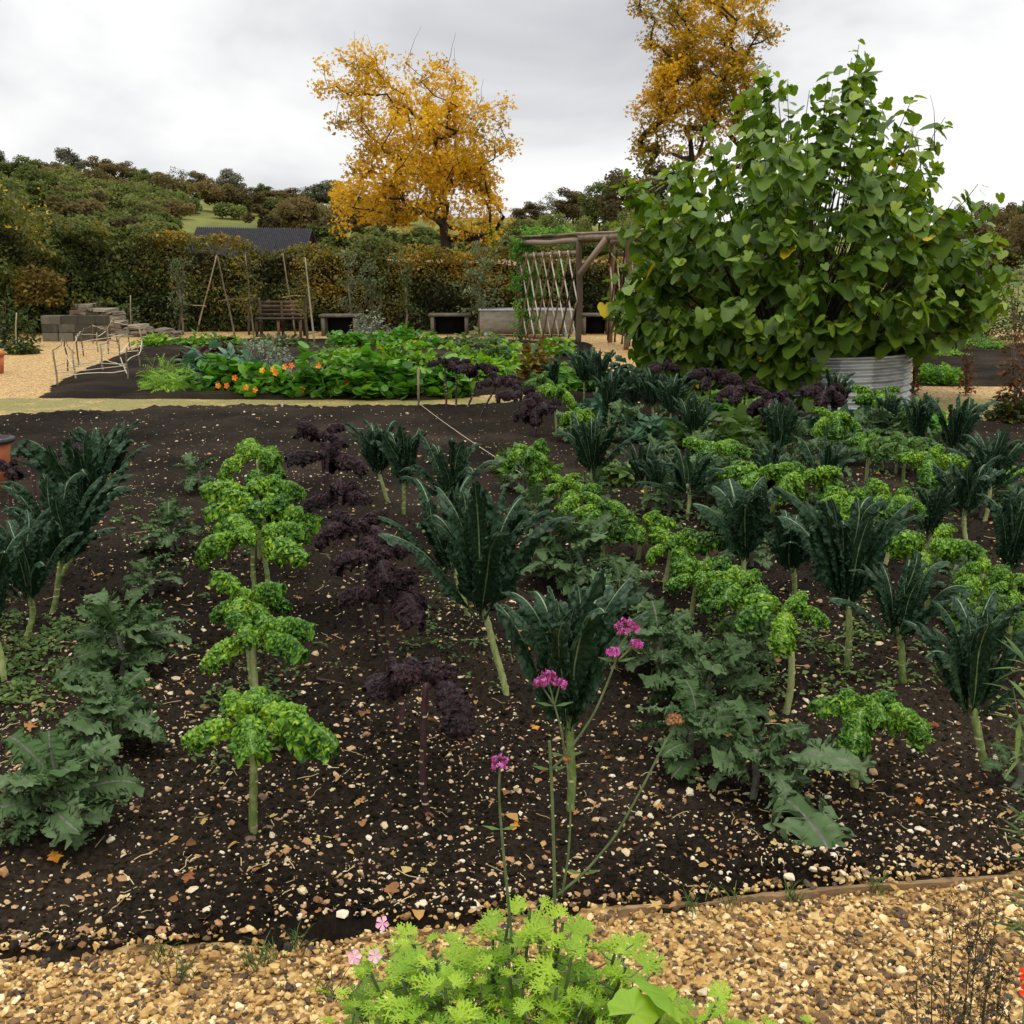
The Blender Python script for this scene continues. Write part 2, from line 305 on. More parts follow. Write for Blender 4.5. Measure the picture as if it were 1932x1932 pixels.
def pebmat(name, stops, rough=.6):
    m, t, b, o = mat(name); l = t.links.new
    at = N(t, 'ShaderNodeAttribute', attribute_name='tint'); tcn = N(t, 'ShaderNodeTexCoord')
    nn = N(t, 'ShaderNodeTexNoise', i_Scale=160., i_Detail=4.); l(tcn.outputs['Object'], nn.inputs['Vector'])
    s = N(t, 'ShaderNodeMath', operation='MULTIPLY_ADD', i_1=.24, i_2=-.12); l(nn.outputs['Fac'], s.inputs[0])
    a = N(t, 'ShaderNodeMath', operation='ADD'); l(s.outputs[0], a.inputs[0]); l(at.outputs['Fac'], a.inputs[1])
    cr = ramp(t, stops); l(a.outputs[0], cr.inputs[0]); l(cr.outputs[0], b.inputs['Base Color']); b.inputs['Roughness'].default_value = rough
    b.inputs['Specular IOR Level'].default_value = .35
    return m
M['peb'] = pebmat('pebbles', [(0, (.035, .028, .022)), (.14, (.09, .055, .028)), (.3, (.22, .12, .04)), (.5, (.44, .26, .08)), (.72, (.62, .41, .15)), (.9, (.74, .56, .27)), (1, (.80, .70, .46))])
M['flint'] = pebmat('flints', [(0, (.05, .04, .03)), (.15, (.18, .11, .07)), (.35, (.38, .19, .08)), (.55, (.48, .33, .165)), (.8, (.58, .46, .27)), (1, (.70, .63, .48))])
# ------------------------------------------------------------------ terrain
HX = np.array([-300, -140, -93, -60, -36, -20, 0, 27, 90, 160, 300.]); HZ = np.array([17, 16, 14, 13.4, 11.2, 10.2, 9.6, 7.5, 5, 4, 4.])
def sst(x): x = np.clip(x, 0, 1); return x * x * (3 - 2 * x)
def tz(x, y):
    xs = np.asarray(x, float); y = np.asarray(y, float)
    xr = xs * 200 / np.maximum(y, 60)
    h = np.interp(xr, HX, HZ)
    return h * sst((y - 55) / 150) - .03 + h * .10 * sst((y - 260) / 300)
ys = np.concatenate([np.linspace(-30, 60, 19), np.linspace(64, 300, 80), np.linspace(310, 1500, 30)])
ks = np.linspace(-1, 1, 161)
YY, KK = np.meshgrid(ys, ks, indexing='ij'); XX = KK * (60 + np.maximum(YY, 0) * 1.1)
mb = MB(); mb.add(np.stack([XX, YY, tz(XX, YY) + .6 * np.sin(XX * .05) * sst((YY - 80) / 100)], -1), gridfaces(len(ys), len(ks)))
struct(mb.obj('terrain', M['grass']))
# gravel sheet
gy = np.linspace(-3, 29, 65); gx = np.linspace(-16, 20, 73)
GY, GX = np.meshgrid(gy, gx, indexing='ij')
mb = MB(); mb.add(np.stack([GX, GY, .004 * np.sin(GX * 3) * np.cos(GY * 2.2)], -1), gridfaces(65, 73)); struct(mb.obj('gravel_path', M['gravel']))
# bed outlines (ground x,y as polylines, from readings of the photograph)
EDGE = [G(u, v)[:2] for u, v in ((-500, 1890), (0, 1815), (300, 1795), (650, 1762), (1160, 1724), (1450, 1696), (1932, 1655), (2400, 1620), (3200, 1570))]
EX, EY = np.array(EDGE).T
FARX, FARY = np.array([G(u, v)[:2] for u, v in ((-600, 812), (0, 785), (400, 767), (800, 769), (960, 765), (1045, 722), (1180, 708), (1290, 742), (1500, 772), (1700, 787), (1932, 800), (2600, 830))]).T
def inbed(x, y):  # signed-ish distance inside main bed
    return np.minimum(y - np.interp(x, EX, EY), np.interp(x, FARX, FARY) - y)
def soilh(P):
    P = np.array(P, float); P[:, 2] = 0
    return np.maximum(.012 * snoise(P, .55, 11) + .007 * snoise(P, .17, 12) + .007 * np.abs(snoise(P, .075, 13, 14)) + .005 * np.abs(snoise(P, .035, 14, 14)), -.016)
kk = np.linspace(-.72, .72, 620); yy = 2.05 * (19. / 2.05) ** np.linspace(0, 1, 560)
Y2, K2 = np.meshgrid(yy, kk, indexing='ij'); X2 = Y2 * K2
P = np.stack([X2, Y2, 0 * X2], -1).reshape(-1, 3)
d = inbed(P[:, 0], P[:, 1]) + snoise(P, .5, 3) * .025 + snoise(P, .12, 4) * .012
h = soilh(P)
z = .026 + h - .075 * (1 - sst((d + .05) / .12))
P[:, 2] = z
mb = MB(); mb.add(P, gridfaces(560, 620)); struct(mb.obj('soil_bed', M['soil']))
def soilz(x, y):
    return float(.026 + soilh([[x, y, 0.]])[0])
# back bed (behind the mossy strip)
BB = [G(u, v)[:2] for u, v in ((82, 750), (400, 752), (800, 754), (1020, 735), (1120, 690), (1110, 650), (900, 643), (600, 643), (330, 642), (250, 662), (150, 705))]
def polysheet(name, pts, m, zc=.05, zmat=None, n=90):
    pts = np.array(pts); x0, y0 = pts.min(0) - .3; x1, y1 = pts.max(0) + .3
    XX, YY = np.meshgrid(np.linspace(x0, x1, n), np.linspace(y0, y1, n))
    q = np.stack([XX, YY, 0 * XX], -1).reshape(-1, 3); A = pts; B = np.roll(pts, -1, 0)
    dm = np.full(len(q), 1e9); ins = np.zeros(len(q), bool)
    for a, b in zip(A, B):
        ab = b - a; t = np.clip(((q[:, :2] - a) @ ab) / (ab @ ab), 0, 1); dm = np.minimum(dm, np.linalg.norm(q[:, :2] - a - t[:, None] * ab, axis=1))
        c = ((a[1] > q[:, 1]) != (b[1] > q[:, 1])) & (q[:, 0] < (b[0] - a[0]) * (q[:, 1] - a[1]) / (b[1] - a[1] + 1e-12) + a[0]); ins ^= c
    sd = np.where(ins, dm, -dm); q[:, 2] = zc * sst((sd + .15) / .3) - .03 * (sd < -.15) - .01 + .012 * snoise(q, .4, 5)
    mb = MB(); mb.add(q, gridfaces(n, n)); return struct(mb.obj(name, m))
polysheet('back_soil_bed', BB, M['soil'], .07, n=130)
polysheet('side_soil_bed', [G(u, v)[:2] for u, v in ((1735, 728), (1900, 728), (2200, 735), (2200, 652), (1740, 652))], M['soil'], .07)
# ------------------------------------------------------------------ stones
def stone_templates(n=10, flat=.6):
    ph = (1 + 5 ** .5) / 2
    V = np.array([(-1, ph, 0), (1, ph, 0), (-1, -ph, 0), (1, -ph, 0), (0, -1, ph), (0, 1, ph), (0, -1, -ph), (0, 1, -ph), (ph, 0, -1), (ph, 0, 1), (-ph, 0, -1), (-ph, 0, 1)]) / 1.9
    Fc = np.array([(0, 11, 5), (0, 5, 1), (0, 1, 7), (0, 7, 10), (0, 10, 11), (1, 5, 9), (5, 11, 4), (11, 10, 2), (10, 7, 6), (7, 1, 8), (3, 9, 4), (3, 4, 2), (3, 2, 6), (3, 6, 8), (3, 8, 9), (4, 9, 5), (2, 4, 11), (6, 2, 10), (8, 6, 7), (9, 8, 1)])
    T = []
    for i in range(n):
        W = V * rng.uniform(.72, 1.25, (12, 1)) * np.array([1, rng.uniform(.6, .95), flat * rng.uniform(.7, 1.2)]); T.append((W, None, Fc))
    return T
ST = stone_templates(14); SF = stone_templates(10, .4)
def rrot(n, tilt=.5): return rotm(rng.uniform(0, 6.28, n), rng.normal(0, tilt, n), rng.normal(0, tilt, n))
# front gravel: heaps of separate pebbles
n = 72000
x = rng.uniform(-2.3, 2.5, n); y = rng.uniform(1.25, 3.1, n)
dd = y - np.interp(x, EX, EY)
keep = (dd < -.012) | ((dd < .10) & (rng.random(n) < np.exp(-np.maximum(dd, 0) / .045) * .75))
keep &= np.abs(x) < .62 * y + .35
x, y, dd = x[keep], y[keep], dd[keep]; n = len(x)
P = np.stack([x, y, rng.uniform(-.002, .010, n) + np.where(dd > 0, .022, 0)], -1)
mb = MB(); sz = rng.lognormal(math.log(.0068), .40, n)
scatter(mb, ST, P, rrot(n, .5), np.clip(sz, .003, .017), np.clip(rng.beta(1.25, 1.4, n), 0, 1))
tag(mb.obj('loose_gravel', M['peb'], smooth=False), 'golden flint gravel pebbles covering the path in front of the bed', 'gravel', kind='stuff')
# flints on the soil
k = rng.uniform(-.62, .62, 90000); y = 2.1 * (18 / 2.1) ** rng.random(90000); x = k * y
dd = inbed(x, y); Q = np.stack([x, y, 0 * x], -1)
dens = (.30 + .5 * sst((snoise(Q, 1.3, 21) + .6))) * np.clip(1.15 - y / 17, .3, 1) + .4 * np.exp(-np.maximum(y - np.interp(x, EX, EY), 0) / .25)
keep = (dd > .0) & (rng.random(90000) < dens * .62)
x, y, Q = x[keep], y[keep], Q[keep]; n = len(x)
hz = .026 + soilh(Q) + .001
sz = np.clip(rng.lognormal(math.log(.0041), .60, n), .0012, .020) * (1 + .55 * np.clip((y - 4) / 8, 0, 1))
mb = MB(); scatter(mb, SF + ST[:4], np.stack([x, y, hz], -1), rrot(n, .35), sz, np.clip(rng.beta(1.7, 1.25, n), 0, 1))
tag(mb.obj('flint_stones', M['flint'], smooth=False), 'small pale flint stones scattered over the dark soil', 'stones', kind='stuff')
# soil crumbs
k = rng.uniform(-.6, .6, 26000); y = 2.2 * (7 / 2.2) ** rng.random(26000); x = k * y; keep = inbed(x, y) > 0.0; x, y = x[keep], y[keep]; Q = np.stack([x, y, 0 * x], -1)
Q[:, 2] = .027 + soilh(Q)
mb = MB(); scatter(mb, ST, Q, rrot(len(x), .8), np.clip(rng.lognormal(math.log(.006), .5, len(x)), .002, .02), .5)
tag(mb.obj('soil_crumbs', M['soil'], smooth=False), 'dark crumbly clods of soil lying over the bed', 'soil', kind='stuff')
# ------------------------------------------------------------------ leaf templates
def leafgrid(Ln, wf, e0, e1, p=1.5, ns=40, nt=6, rib=.10, roll=0., fold=0., disp=None, ribh=.003, twist=0.):
    s = np.linspace(0, 1, ns); e = e0 + (e1 - e0) * s ** p
    ds = Ln / (ns - 1); sx = np.concatenate([[0], np.cumsum(np.cos(e[:-1]) * ds)]); szz = np.concatenate([[0], np.cumsum(np.sin(e[:-1]) * ds)])
    t = np.concatenate([-np.linspace(1, rib, nt), [0], np.linspace(rib, 1, nt)])
    hw = wf(s); Sg, Tg = np.meshgrid(s, t, indexing='ij'); H = hw[:, None] * np.ones_like(Tg)
    if roll: ac = H * np.sin(roll * Tg) / roll; no_ = -H * (1 - np.cos(roll * Tg)) / roll
    else: ac = H * Tg; no_ = 0 * H
    no_ = no_ + np.abs(H * Tg) * fold
    no_ -= (Tg == 0) * ribh * (1 - Sg * .8)
    ee = e[:, None]; U2 = np.stack([Sg * Ln, Tg * np.maximum(H, .002), 0 * Sg], -1)
    V = np.stack([sx[:, None] - np.sin(ee) * no_, ac, szz[:, None] + np.cos(ee) * no_], -1)
    if disp is not None: V = V + disp(U2.reshape(-1, 3), np.abs(Tg).ravel(), Sg.ravel()).reshape(V.shape)
    fq = gridfaces(ns, 2 * nt + 1)
    col = np.tile(np.arange(2 * nt), ns - 1); mi = ((col == nt - 1) | (col == nt)).astype(int)
    return V.reshape(-1, 3), fq, mi, np.tile(np.abs(t[:-1] + t[1:]) / 2, ns - 1), np.repeat(s[:-1], 2 * nt)
def leafmesh(name, layers, mats, tintf):
    mb = MB()
    for V, fq, mi, ta, sa in layers: mb.add(V, fq, None, mi, np.clip(tintf(ta, sa), 0, 1))
    me = mb.mesh(name, mats); me['reach'] = float(np.linalg.norm(np.concatenate([l[0] for l in layers])[:, :2], axis=1).max())
    me['rise'] = float(np.concatenate([l[0] for l in layers])[:, 2].max()); return me
# curly leaves
def curly_leaf(name, mats, seed, e0, e1, Ln=.25, wd=.055, k=1.0):
    r = np.random.default_rng(seed); layers = []
    for ly in range(3):
        ofs = r.uniform(0, 9); wj = (1, .8, .9)[ly]; zo = (.003, .015, -.010)[ly]
        def wf(s): return wd * wj * np.clip((s - .24) / .16, .05, 1) ** .6 * np.sqrt(np.clip(1 - ((s - .62) / .405) ** 4, .05, 1)) * (1 + .16 * np.sin(s * 15 + ofs))
        def disp(U, t, s):
            a = (.25 + .75 * t) * np.clip((s - .20) / .12, 0, 1); U = U + ofs
            D_ = vnoise(U, .046, seed * 7 + ly) * .013 * k * a[:, None] + vnoise(U, .020, seed * 7 + 3 + ly) * .009 * k * a[:, None] + vnoise(U, .0095, seed * 7 + 5 + ly, 14) * .0070 * k * a[:, None]
            D_[:, 2] += (zo - .02 * t ** 2) * np.clip((s - .14) / .15, 0, 1) * (t > -1)
            return D_
        k_ = 1; layers.append(leafgrid(Ln * (1, .93, .95)[ly], wf, e0, e1, 1.3, 150, 27, .05, 1.25, .0, disp))
    return leafmesh(name, layers, mats, lambda ta, sa: .30 - .04 * ta + .34 * snoise(np.stack([sa * .25, ta * .05 + seed, 0 * sa], -1), .011, seed, 14) * np.clip(ta * 3, 0, 1) + .12 * (sa < .5) + .06)
def set_curly(tag_, mats, k=1.): return [curly_leaf('leaf', mats, 100 + i + len(tag_) * 13, R(e0), R(e1), ln, wd, k) for i, (e0, e1, ln, wd) in enumerate([(30, -40, .26, .055), (28, -72, .28, .058), (38, -30, .25, .052), (20, -48, .25, .056), (58, -25, .17, .048), (36, -100, .30, .058)])]
M['crib'] = plain('curly_kale_rib', (.12, .20, .04), (.25, .34, .10), 30, .5, 0)
CURLY = set_curly('g', [M['curly'], M['crib']]); CURLYD = set_curly('gd', [M['curlydull'], M['crib']]); PURP = set_curly('ppp', [M['purple'], M['pstem']], .9)
# black (palm) kale leaves
def black_leaf(seed, e0, e1, Ln=.42, wd=.042, roll=1.2, p=2.2):
    r = np.random.default_rng(seed); ofs = r.uniform(0, 9)
    def wf(s): return wd * np.clip(s / .22, .1, 1) ** .7 * np.sqrt(np.clip(1 - ((s - .55) / .455) ** 4, .02, 1)) * (1 + .10 * np.sin(s * 24 + ofs)) * .92
    def disp(U, t, s):
        U = U + ofs; q = U * np.array([1, 1.2, 1])
        bl = np.abs(vnoise(q, .017, seed, 14)[:, 0]) * .0085 * np.clip(t * 4, 0, 1)
        D_ = vnoise(U, .07, seed + 1) * .008 * t[:, None] + vnoise(U, .022, seed + 2) * .006 * (t[:, None] ** 2)
        D_[:, 0] += bl; D_[:, 2] += bl * .5; D_[:, 1] += vnoise(U, .4, seed + 4)[:, 0] * .018 * s
        return D_
    return leafmesh('leaf', [leafgrid(Ln, wf, e0, e1, p, 96, 12, .055, roll, 0., disp, .005)], [M['black'], M['blackrib']], lambda ta, sa: .30 + .20 * ta + .45 * sa ** 3 + .22 * snoise(np.stack([sa * .4, ta * .04 + seed, 0 * sa], -1), .017, seed, 14))
BLACK = [black_leaf(200 + i, R(a), R(b), ln, wd, ro, p) for i, (a, b, ln, wd, ro, p) in enumerate([(74, 30, .42, .042, 1.3, 3), (66, -10, .46, .044, 1.6, 4), (80, 60, .40, .040, 1.1, 2), (70, -60, .44, .040, 2.0, 6), (58, 10, .40, .046, 1.0, 3), (84, 70, .34, .036, .9, 2), (62, -40, .42, .045, 1.5, 5)])]
BROAD = [black_leaf(300 + i, R(a), R(b), ln, wd, ro, p) for i, (a, b, ln, wd, ro, p) in enumerate([(74, 20, .40, .075, .9, 3), (62, -10, .42, .08, 1.0, 4), (80, 50, .38, .07, .8, 2)])]
# ragged kale leaves
def ragged_leaf(seed, e0, e1, Ln=.30, wd=.075):
    r = np.random.default_rng(seed); ofs = r.uniform(0, 9); nl = r.integers(4, 6)
    def wf(s):
        lob = .58 + .42 * np.abs(np.sin(np.pi * nl * s + ofs)) ** .8; teeth = 1 + .24 * np.sign(np.sin(s * 88 + ofs)) * np.abs(np.sin(s * 88 + ofs)) ** .6
        return wd * np.clip((s - .2) / .3, .04, 1) * np.sqrt(np.clip(1 - ((s - .6) / .41) ** 4, .02, 1)) * lob * teeth
    def disp(U, t, s):
        U = U + ofs; a = t * np.clip((s - .15) / .2, 0, 1)
        return vnoise(U, .065, seed) * .018 * a[:, None] + vnoise(U, .024, seed + 2) * .011 * (a[:, None] ** 1.3)
    return leafmesh('leaf', [leafgrid(Ln, wf, e0, e1, 1.4, 110, 8, .06, .25, .15, disp)], [M['russian'], M['russrib']], lambda ta, sa: .35 + .15 * ta + .2 * (seed % 3 - 1) * .6)
RAG = [ragged_leaf(400 + i, R(a), R(b), ln, wd) for i, (a, b, ln, wd) in enumerate([(62, -10, .30, .075), (45, -50, .32, .08), (75, 20, .28, .07), (30, -40, .30, .075), (55, -70, .30, .06), (20, -20, .26, .07)])]
# ------------------------------------------------------------------ kale plants
def stalk(parent, H, top, r0, r1, m, seed, scars=True, base=None):
    """bent stalk from the ground to `top` (local xy offset)"""
    r = np.random.default_rng(seed); n = 18; t = np.linspace(0, 1, n)
    bx = np.array(base if base is not None else (0, 0)); bend = r.normal(0, .012, 2)
    xy = bx + (np.array(top) - bx) * (t[:, None] ** 1.0) + np.sin(t * np.pi)[:, None] * bend + np.sin(t * 9 + seed)[:, None] * .002
    P_ = np.stack([xy[:, 0], xy[:, 1], -.02 + (H + .02) * t], -1)
    mb = MB(); rad = r0 + (r1 - r0) * t; rad = rad * (1 + .10 * np.sin(t * 60 + seed)); tube(mb, P_, rad, 9, 0, .5 + r.uniform(-.2, .2))
    if scars:
        for tt in np.arange(.12, .97, .075 / max(H, .15) * .45):
            i = tt * (n - 1); a = int(i); f = i - a; c = P_[a] * (1 - f) + P_[min(a + 1, n - 1)] * f; rr = (r0 + (r1 - r0) * tt)
            th = r.uniform(0, 6.28); mb2 = np.array([c + [math.cos(th + q) * rr * 1.12, math.sin(th + q) * rr * 1.12, z_] for z_ in (-.003, .0035) for q in np.linspace(-.9, .9, 6)])
            mb.add(mb2, gridfaces(2, 6), None, 1, r.random())
    return mb.obj('stem', [m, M['scar']], parent)
SEED = [1000]
def kale(kind, u, vt, wpx, foot=None, H=None, label='', leafset=None, nl=None, group=None, lean=None):
    """crown centre column u, crown top row vt, crown width in px; foot = pixel of stalk foot, or total height H"""
    SEED[0] += 1; sd = SEED[0]; r = np.random.default_rng(sd)
    wpx *= {'curly': 1.3, 'purple': 1.35, 'black': 1.25}[kind] if vt < (790 if kind == 'purple' else 900) else (1.25 if u > 1000 and vt < 1110 and kind == 'curly' else 1.06)
    if foot is not None:
        g = G(*foot); q = AT(u, vt, g[1]); H = q[2]; top = np.array([q[0] - g[0], 0.]); skew = 0.
        if kind != 'black' and g[1] < 9: skew = float(np.clip(top[0] * 7, -1, 1)); top = top * .2
    else:
        q = G(u, vt, H); g = np.array([q[0], q[1], 0]); top = r.normal(0, .012, 2); skew = 0.
    Rr = wpx / 2 / F * depth(np.array([g[0], g[1], H]))
    names = {'curly': ('curly_kale', 'kale'), 'purple': ('purple_kale', 'kale'), 'black': ('black_kale', 'kale')}[kind]
    gz = soilz(g[0], g[1]) - .004
    t = thing(names[0], label, names[1], (g[0], g[1], gz), group or {'curly': 'green curly kale plants in rows', 'purple': 'purple curly kale plants in rows', 'black': 'dark palm leaved kale plants in rows'}[kind])
    LS = leafset or {'curly': CURLY, 'purple': PURP, 'black': BLACK}[kind]
    if kind == 'black':
        sc = min(.66 * H, .40 + Rr * .5) / .41; hs = max(H - .39 * sc, .06)
        el = math.acos(min(.86, Rr / (sc * .44)))
        stalk(t, hs + .04, top, .0135, .0125, M['stem'], sd)
        n = nl or 19
        for i in range(n):
            f = i / n; az = i * 2.4 + r.normal(0, .25); outer = f
            me = LS[r.integers(0, len(LS))]; tilt = (el - R(58)) * (.45 + .55 * f) + R(16) * (1 - f) + r.normal(0, .12) - (R(20) if i >= n - 2 and r.random() < .3 else 0)
            s_ = sc * r.uniform(.82, 1.1) * (.88 + .2 * f)
            link('leaf', me, t, (top[0] + math.cos(az) * .012, top[1] + math.sin(az) * .012, hs - .05 * f + .02), (r.normal(0, .12), -tilt, az), s_)
    else:
        sc = min(max(Rr / .215, .4), 1.35); hs = max(H - .07 * sc, .05)
        pm = M['stem'] if kind == 'curly' else M['pstem']
        stalk(t, hs - .022, top, .012 + .0015 * (kind == 'curly'), .0095, pm, sd)
        n = nl or (8 if u > 1000 else 7)
        for i in range(n):
            f = i / n; az = i * 2.4 + r.normal(0, .3); me = LS[r.choice([4, 4, 2, 0]) if f < .3 else r.choice([0, 1, 2, 3, 5])]
            s_ = sc * r.uniform(.8, 1.08) * (.72 + .33 * f) * (1 + .32 * skew * math.cos(az))
            link('leaf', me, t, (top[0] + math.cos(az) * .006, top[1] + math.sin(az) * .006, hs - .05 * f - .005 - .012 * (i < 2)), (r.normal(0, .15), -r.normal(.25 if i < 2 else 0, .12), az), s_)
    return t
def ragged(u, v, wpx, label, n=None, H=None, tilt0=0., name='ragged_kale'):
    SEED[0] += 1; r = np.random.default_rng(SEED[0]); g = G(u, v); Rr = wpx / 2 / F * depth(g)
    t = thing(name, label, 'kale', (g[0], g[1], soilz(g[0], g[1])), 'low ragged leaved kale plants')
    sc = min(max(Rr / .31, .34), 1.2); n = int((n or 16) * 1.5)
    hs = .05 + .12 * sc; stalk(t, hs + .03, (0, 0), .012, .010, M['russrib'], SEED[0], False)
    for i in range(n):
        f = i / n; az = i * 2.4 + r.normal(0, .3); me = RAG[r.choice([2, 0, 0]) if f < .3 else r.choice([0, 1, 3, 4, 5])]
        link('leaf', me, t, (math.cos(az) * .01, math.sin(az) * .01, hs * (1 - .8 * f)), (r.normal(0, .25), -r.normal(R(6) * (1 - f), .14), az), sc * r.uniform(.6, 1.1))
    return t
for a in [
 (480, 1320, 275, (476, 1588), None, 'front green curly kale of the left row on a tall bare pale stalk'),
 (483, 1150, 248, (489, 1432), None, 'bright curly kale second in the left row, leaves spread like a star'),
 (470, 1092, 200, None, .47, 'curly kale third in the left row, half hidden behind the star shaped one'),
 (474, 994, 240, None, .50, 'wide bushy curly kale fourth in the left row with dark drooping left side'),
 (498, 933, 215, None, .50, 'curly kale fifth in the left row, flat wide crown'),
 (480, 900, 190, None, .50, 'curly kale sixth in the left row, close behind the flat crowned one'),
 (490, 840, 135, None, .48, 'smallest and farthest curly kale of the left row beside the purple row'),
 (1005, 828, 95, None, .52, 'yellow green curly kale at the far end of the middle row'),
 (1032, 880, 80, (1033, 976), None, 'slim curly kale on a thin stalk, first of four in the middle'),
 (1060, 900, 78, (1057, 1006), None, 'slim curly kale on a thin stalk, second of four in the middle'),
 (1097, 907, 90, (1098, 1032), None, 'slim curly kale on a thin stalk, third of four in the middle'),
 (1140, 935, 100, (1138, 1072), None, 'slim curly kale on a thin stalk, nearest of four in the middle'),
 (1218, 968, 135, (1202, 1062), None, 'curly kale with a broad flat crown in the middle row, before the upright dark kale'),
 (1310, 1018, 120, (1254, 1132), None, 'curly kale leaning right over its stalk in the middle row'),
 (1365, 1054, 165, (1306, 1182), None, 'big bushy bright curly kale in the middle row, right of its leaning neighbour'),
 (1410, 1080, 130, None, .44, 'curly kale tucked behind the big bushy one in the middle row'),
 (1462, 1136, 165, (1480, 1372), None, 'curly kale with a drooping round leaf on a tall stalk behind the grey ragged kale'),
 (1395, 1150, 95, (1399, 1264), None, 'dull curly kale half hidden in front of the bushy one'),
 (1650, 1302, 215, (1612, 1496), None, 'lone curly kale at front right with one long leaf arching right'),
 (1440, 872, 130, None, .45, 'spreading curly kale in the far middle right of the upright dark kale'),
 (1520, 880, 120, None, .45, 'spreading curly kale before the striped dark kale at the back'),
 (1610, 925, 130, None, .46, 'broad curly kale left of the tall dark kale at right'),
 (1680, 922, 110, None, .46, 'curly kale right of the broad one, behind the dark kale with curled arms'),
 (1762, 1006, 145, None, .44, 'curly kale on the right beside a pale cabbage leaf'),
 (1868, 1068, 105, None, .44, 'curly kale at the right edge, left of the pair'),
 (1925, 1085, 110, None, .44, 'curly kale cut by the right edge of the photo'),
 (1870, 1130, 120, None, .38, 'low dull curly kale at right behind the front dark kale'),
 (1640, 812, 75, None, .5, 'small curly kale in the far right row, left end'),
 (1715, 828, 115, None, .5, 'flat topped curly kale in the far right row, middle'),
 (1760, 848, 110, None, .5, 'curly kale in the far right row, near end'),
 (1912, 876, 80, (1912, 945), None, 'bright curly kale on a stalk at the right edge among dark kales'),
 (1656, 736, 92, None, .5, 'curly kale standing right in front of the metal tank'),
 (1570, 772, 88, None, .5, 'curly kale below the rightmost purple kale'),
 (1350, 832, 120, None, .4, 'curly kale low among broad leaves in the far middle'),
 (1052, 727, 70, None, .5, 'bright curly kale beside the far purple row'),
 (1020, 705, 66, None, .5, 'dim curly kale behind the far purple row'),
 (1094, 768, 66, None, .5, 'curly kale right of the nearest purple crown of the far row'),
 (930, 655, 75, None, .5, 'dark curly kale in the back bed before the metal trough'),
]: kale('curly', a[0], a[1], a[2], a[3], a[4], a[5], leafset=CURLYD if ('dull' in a[5] or 'dark curly' in a[5] or 'dim' in a[5] or 'flat topped' in a[5]) else None)
for a in [
 (822, 1252, 235, (805, 1545), None, 'front purple kale with wide flat crown on a tall ringed stalk'),
 (738, 1266, 120, (757, 1408), None, 'purple kale just left behind the front one, narrow crown'),
 (740, 1098, 215, (738, 1290), None, 'wide crowned purple kale third from the front on a thick stalk'),
 (668, 1112, 90, (704, 1245), None, 'purple kale with small crown left behind the wide crowned one'),
 (725, 1036, 180, None, .55, 'purple kale with forked crown in the middle of its row'),
 (672, 966, 160, None, .55, 'bushy reddish purple kale behind the forked one'),
 (650, 914, 142, None, .55, 'purple kale third from the far end of the left purple row'),
 (618, 848, 145, None, .55, 'purple kale second from the far end of the left purple row'),
 (607, 808, 112, None, .55, 'farthest purple kale of the left row, against bare soil'),
 (838, 672, 52, (842, 776), None, 'leftmost purple kale of the far row before the nasturtiums'),
 (862, 680, 48, (860, 776), None, 'slim purple kale second in the far row'),
 (902, 686, 72, (878, 778), None, 'round crowned purple kale third in the far row'),
 (940, 706, 74, (905, 790), None, 'purple kale fourth in the far row'),
 (986, 732, 82, (968, 805), None, 'purple kale fifth in the far row'),
 (1015, 754, 125, (1008, 830), None, 'nearest and widest purple kale of the far row'),
 (1252, 684, 56, None, .6, 'small lone purple kale beside the far gravel path'),
 (1338, 692, 82, None, .6, 'purple kale in front of the left side of the metal tank'),
 (1405, 712, 95, None, .6, 'purple kale second from left before the metal tank'),
 (1460, 732, 115, None, .6, 'nearest purple kale before the metal tank'),
 (1560, 718, 112, (1546, 822), None, 'purple kale with arching crown before the bare side of the tank'),
 (15, 872, 90, None, .55, 'purple kale cut by the left edge, beside the terracotta pot'),
 (52, 842, 70, None, .5, 'purple kale behind the dark kales at left'),
 (150, 832, 100, None, .5, 'purple kale mostly hidden behind the farthest left dark kale'),
]: kale('purple', a[0], a[1], a[2], a[3], a[4], a[5])
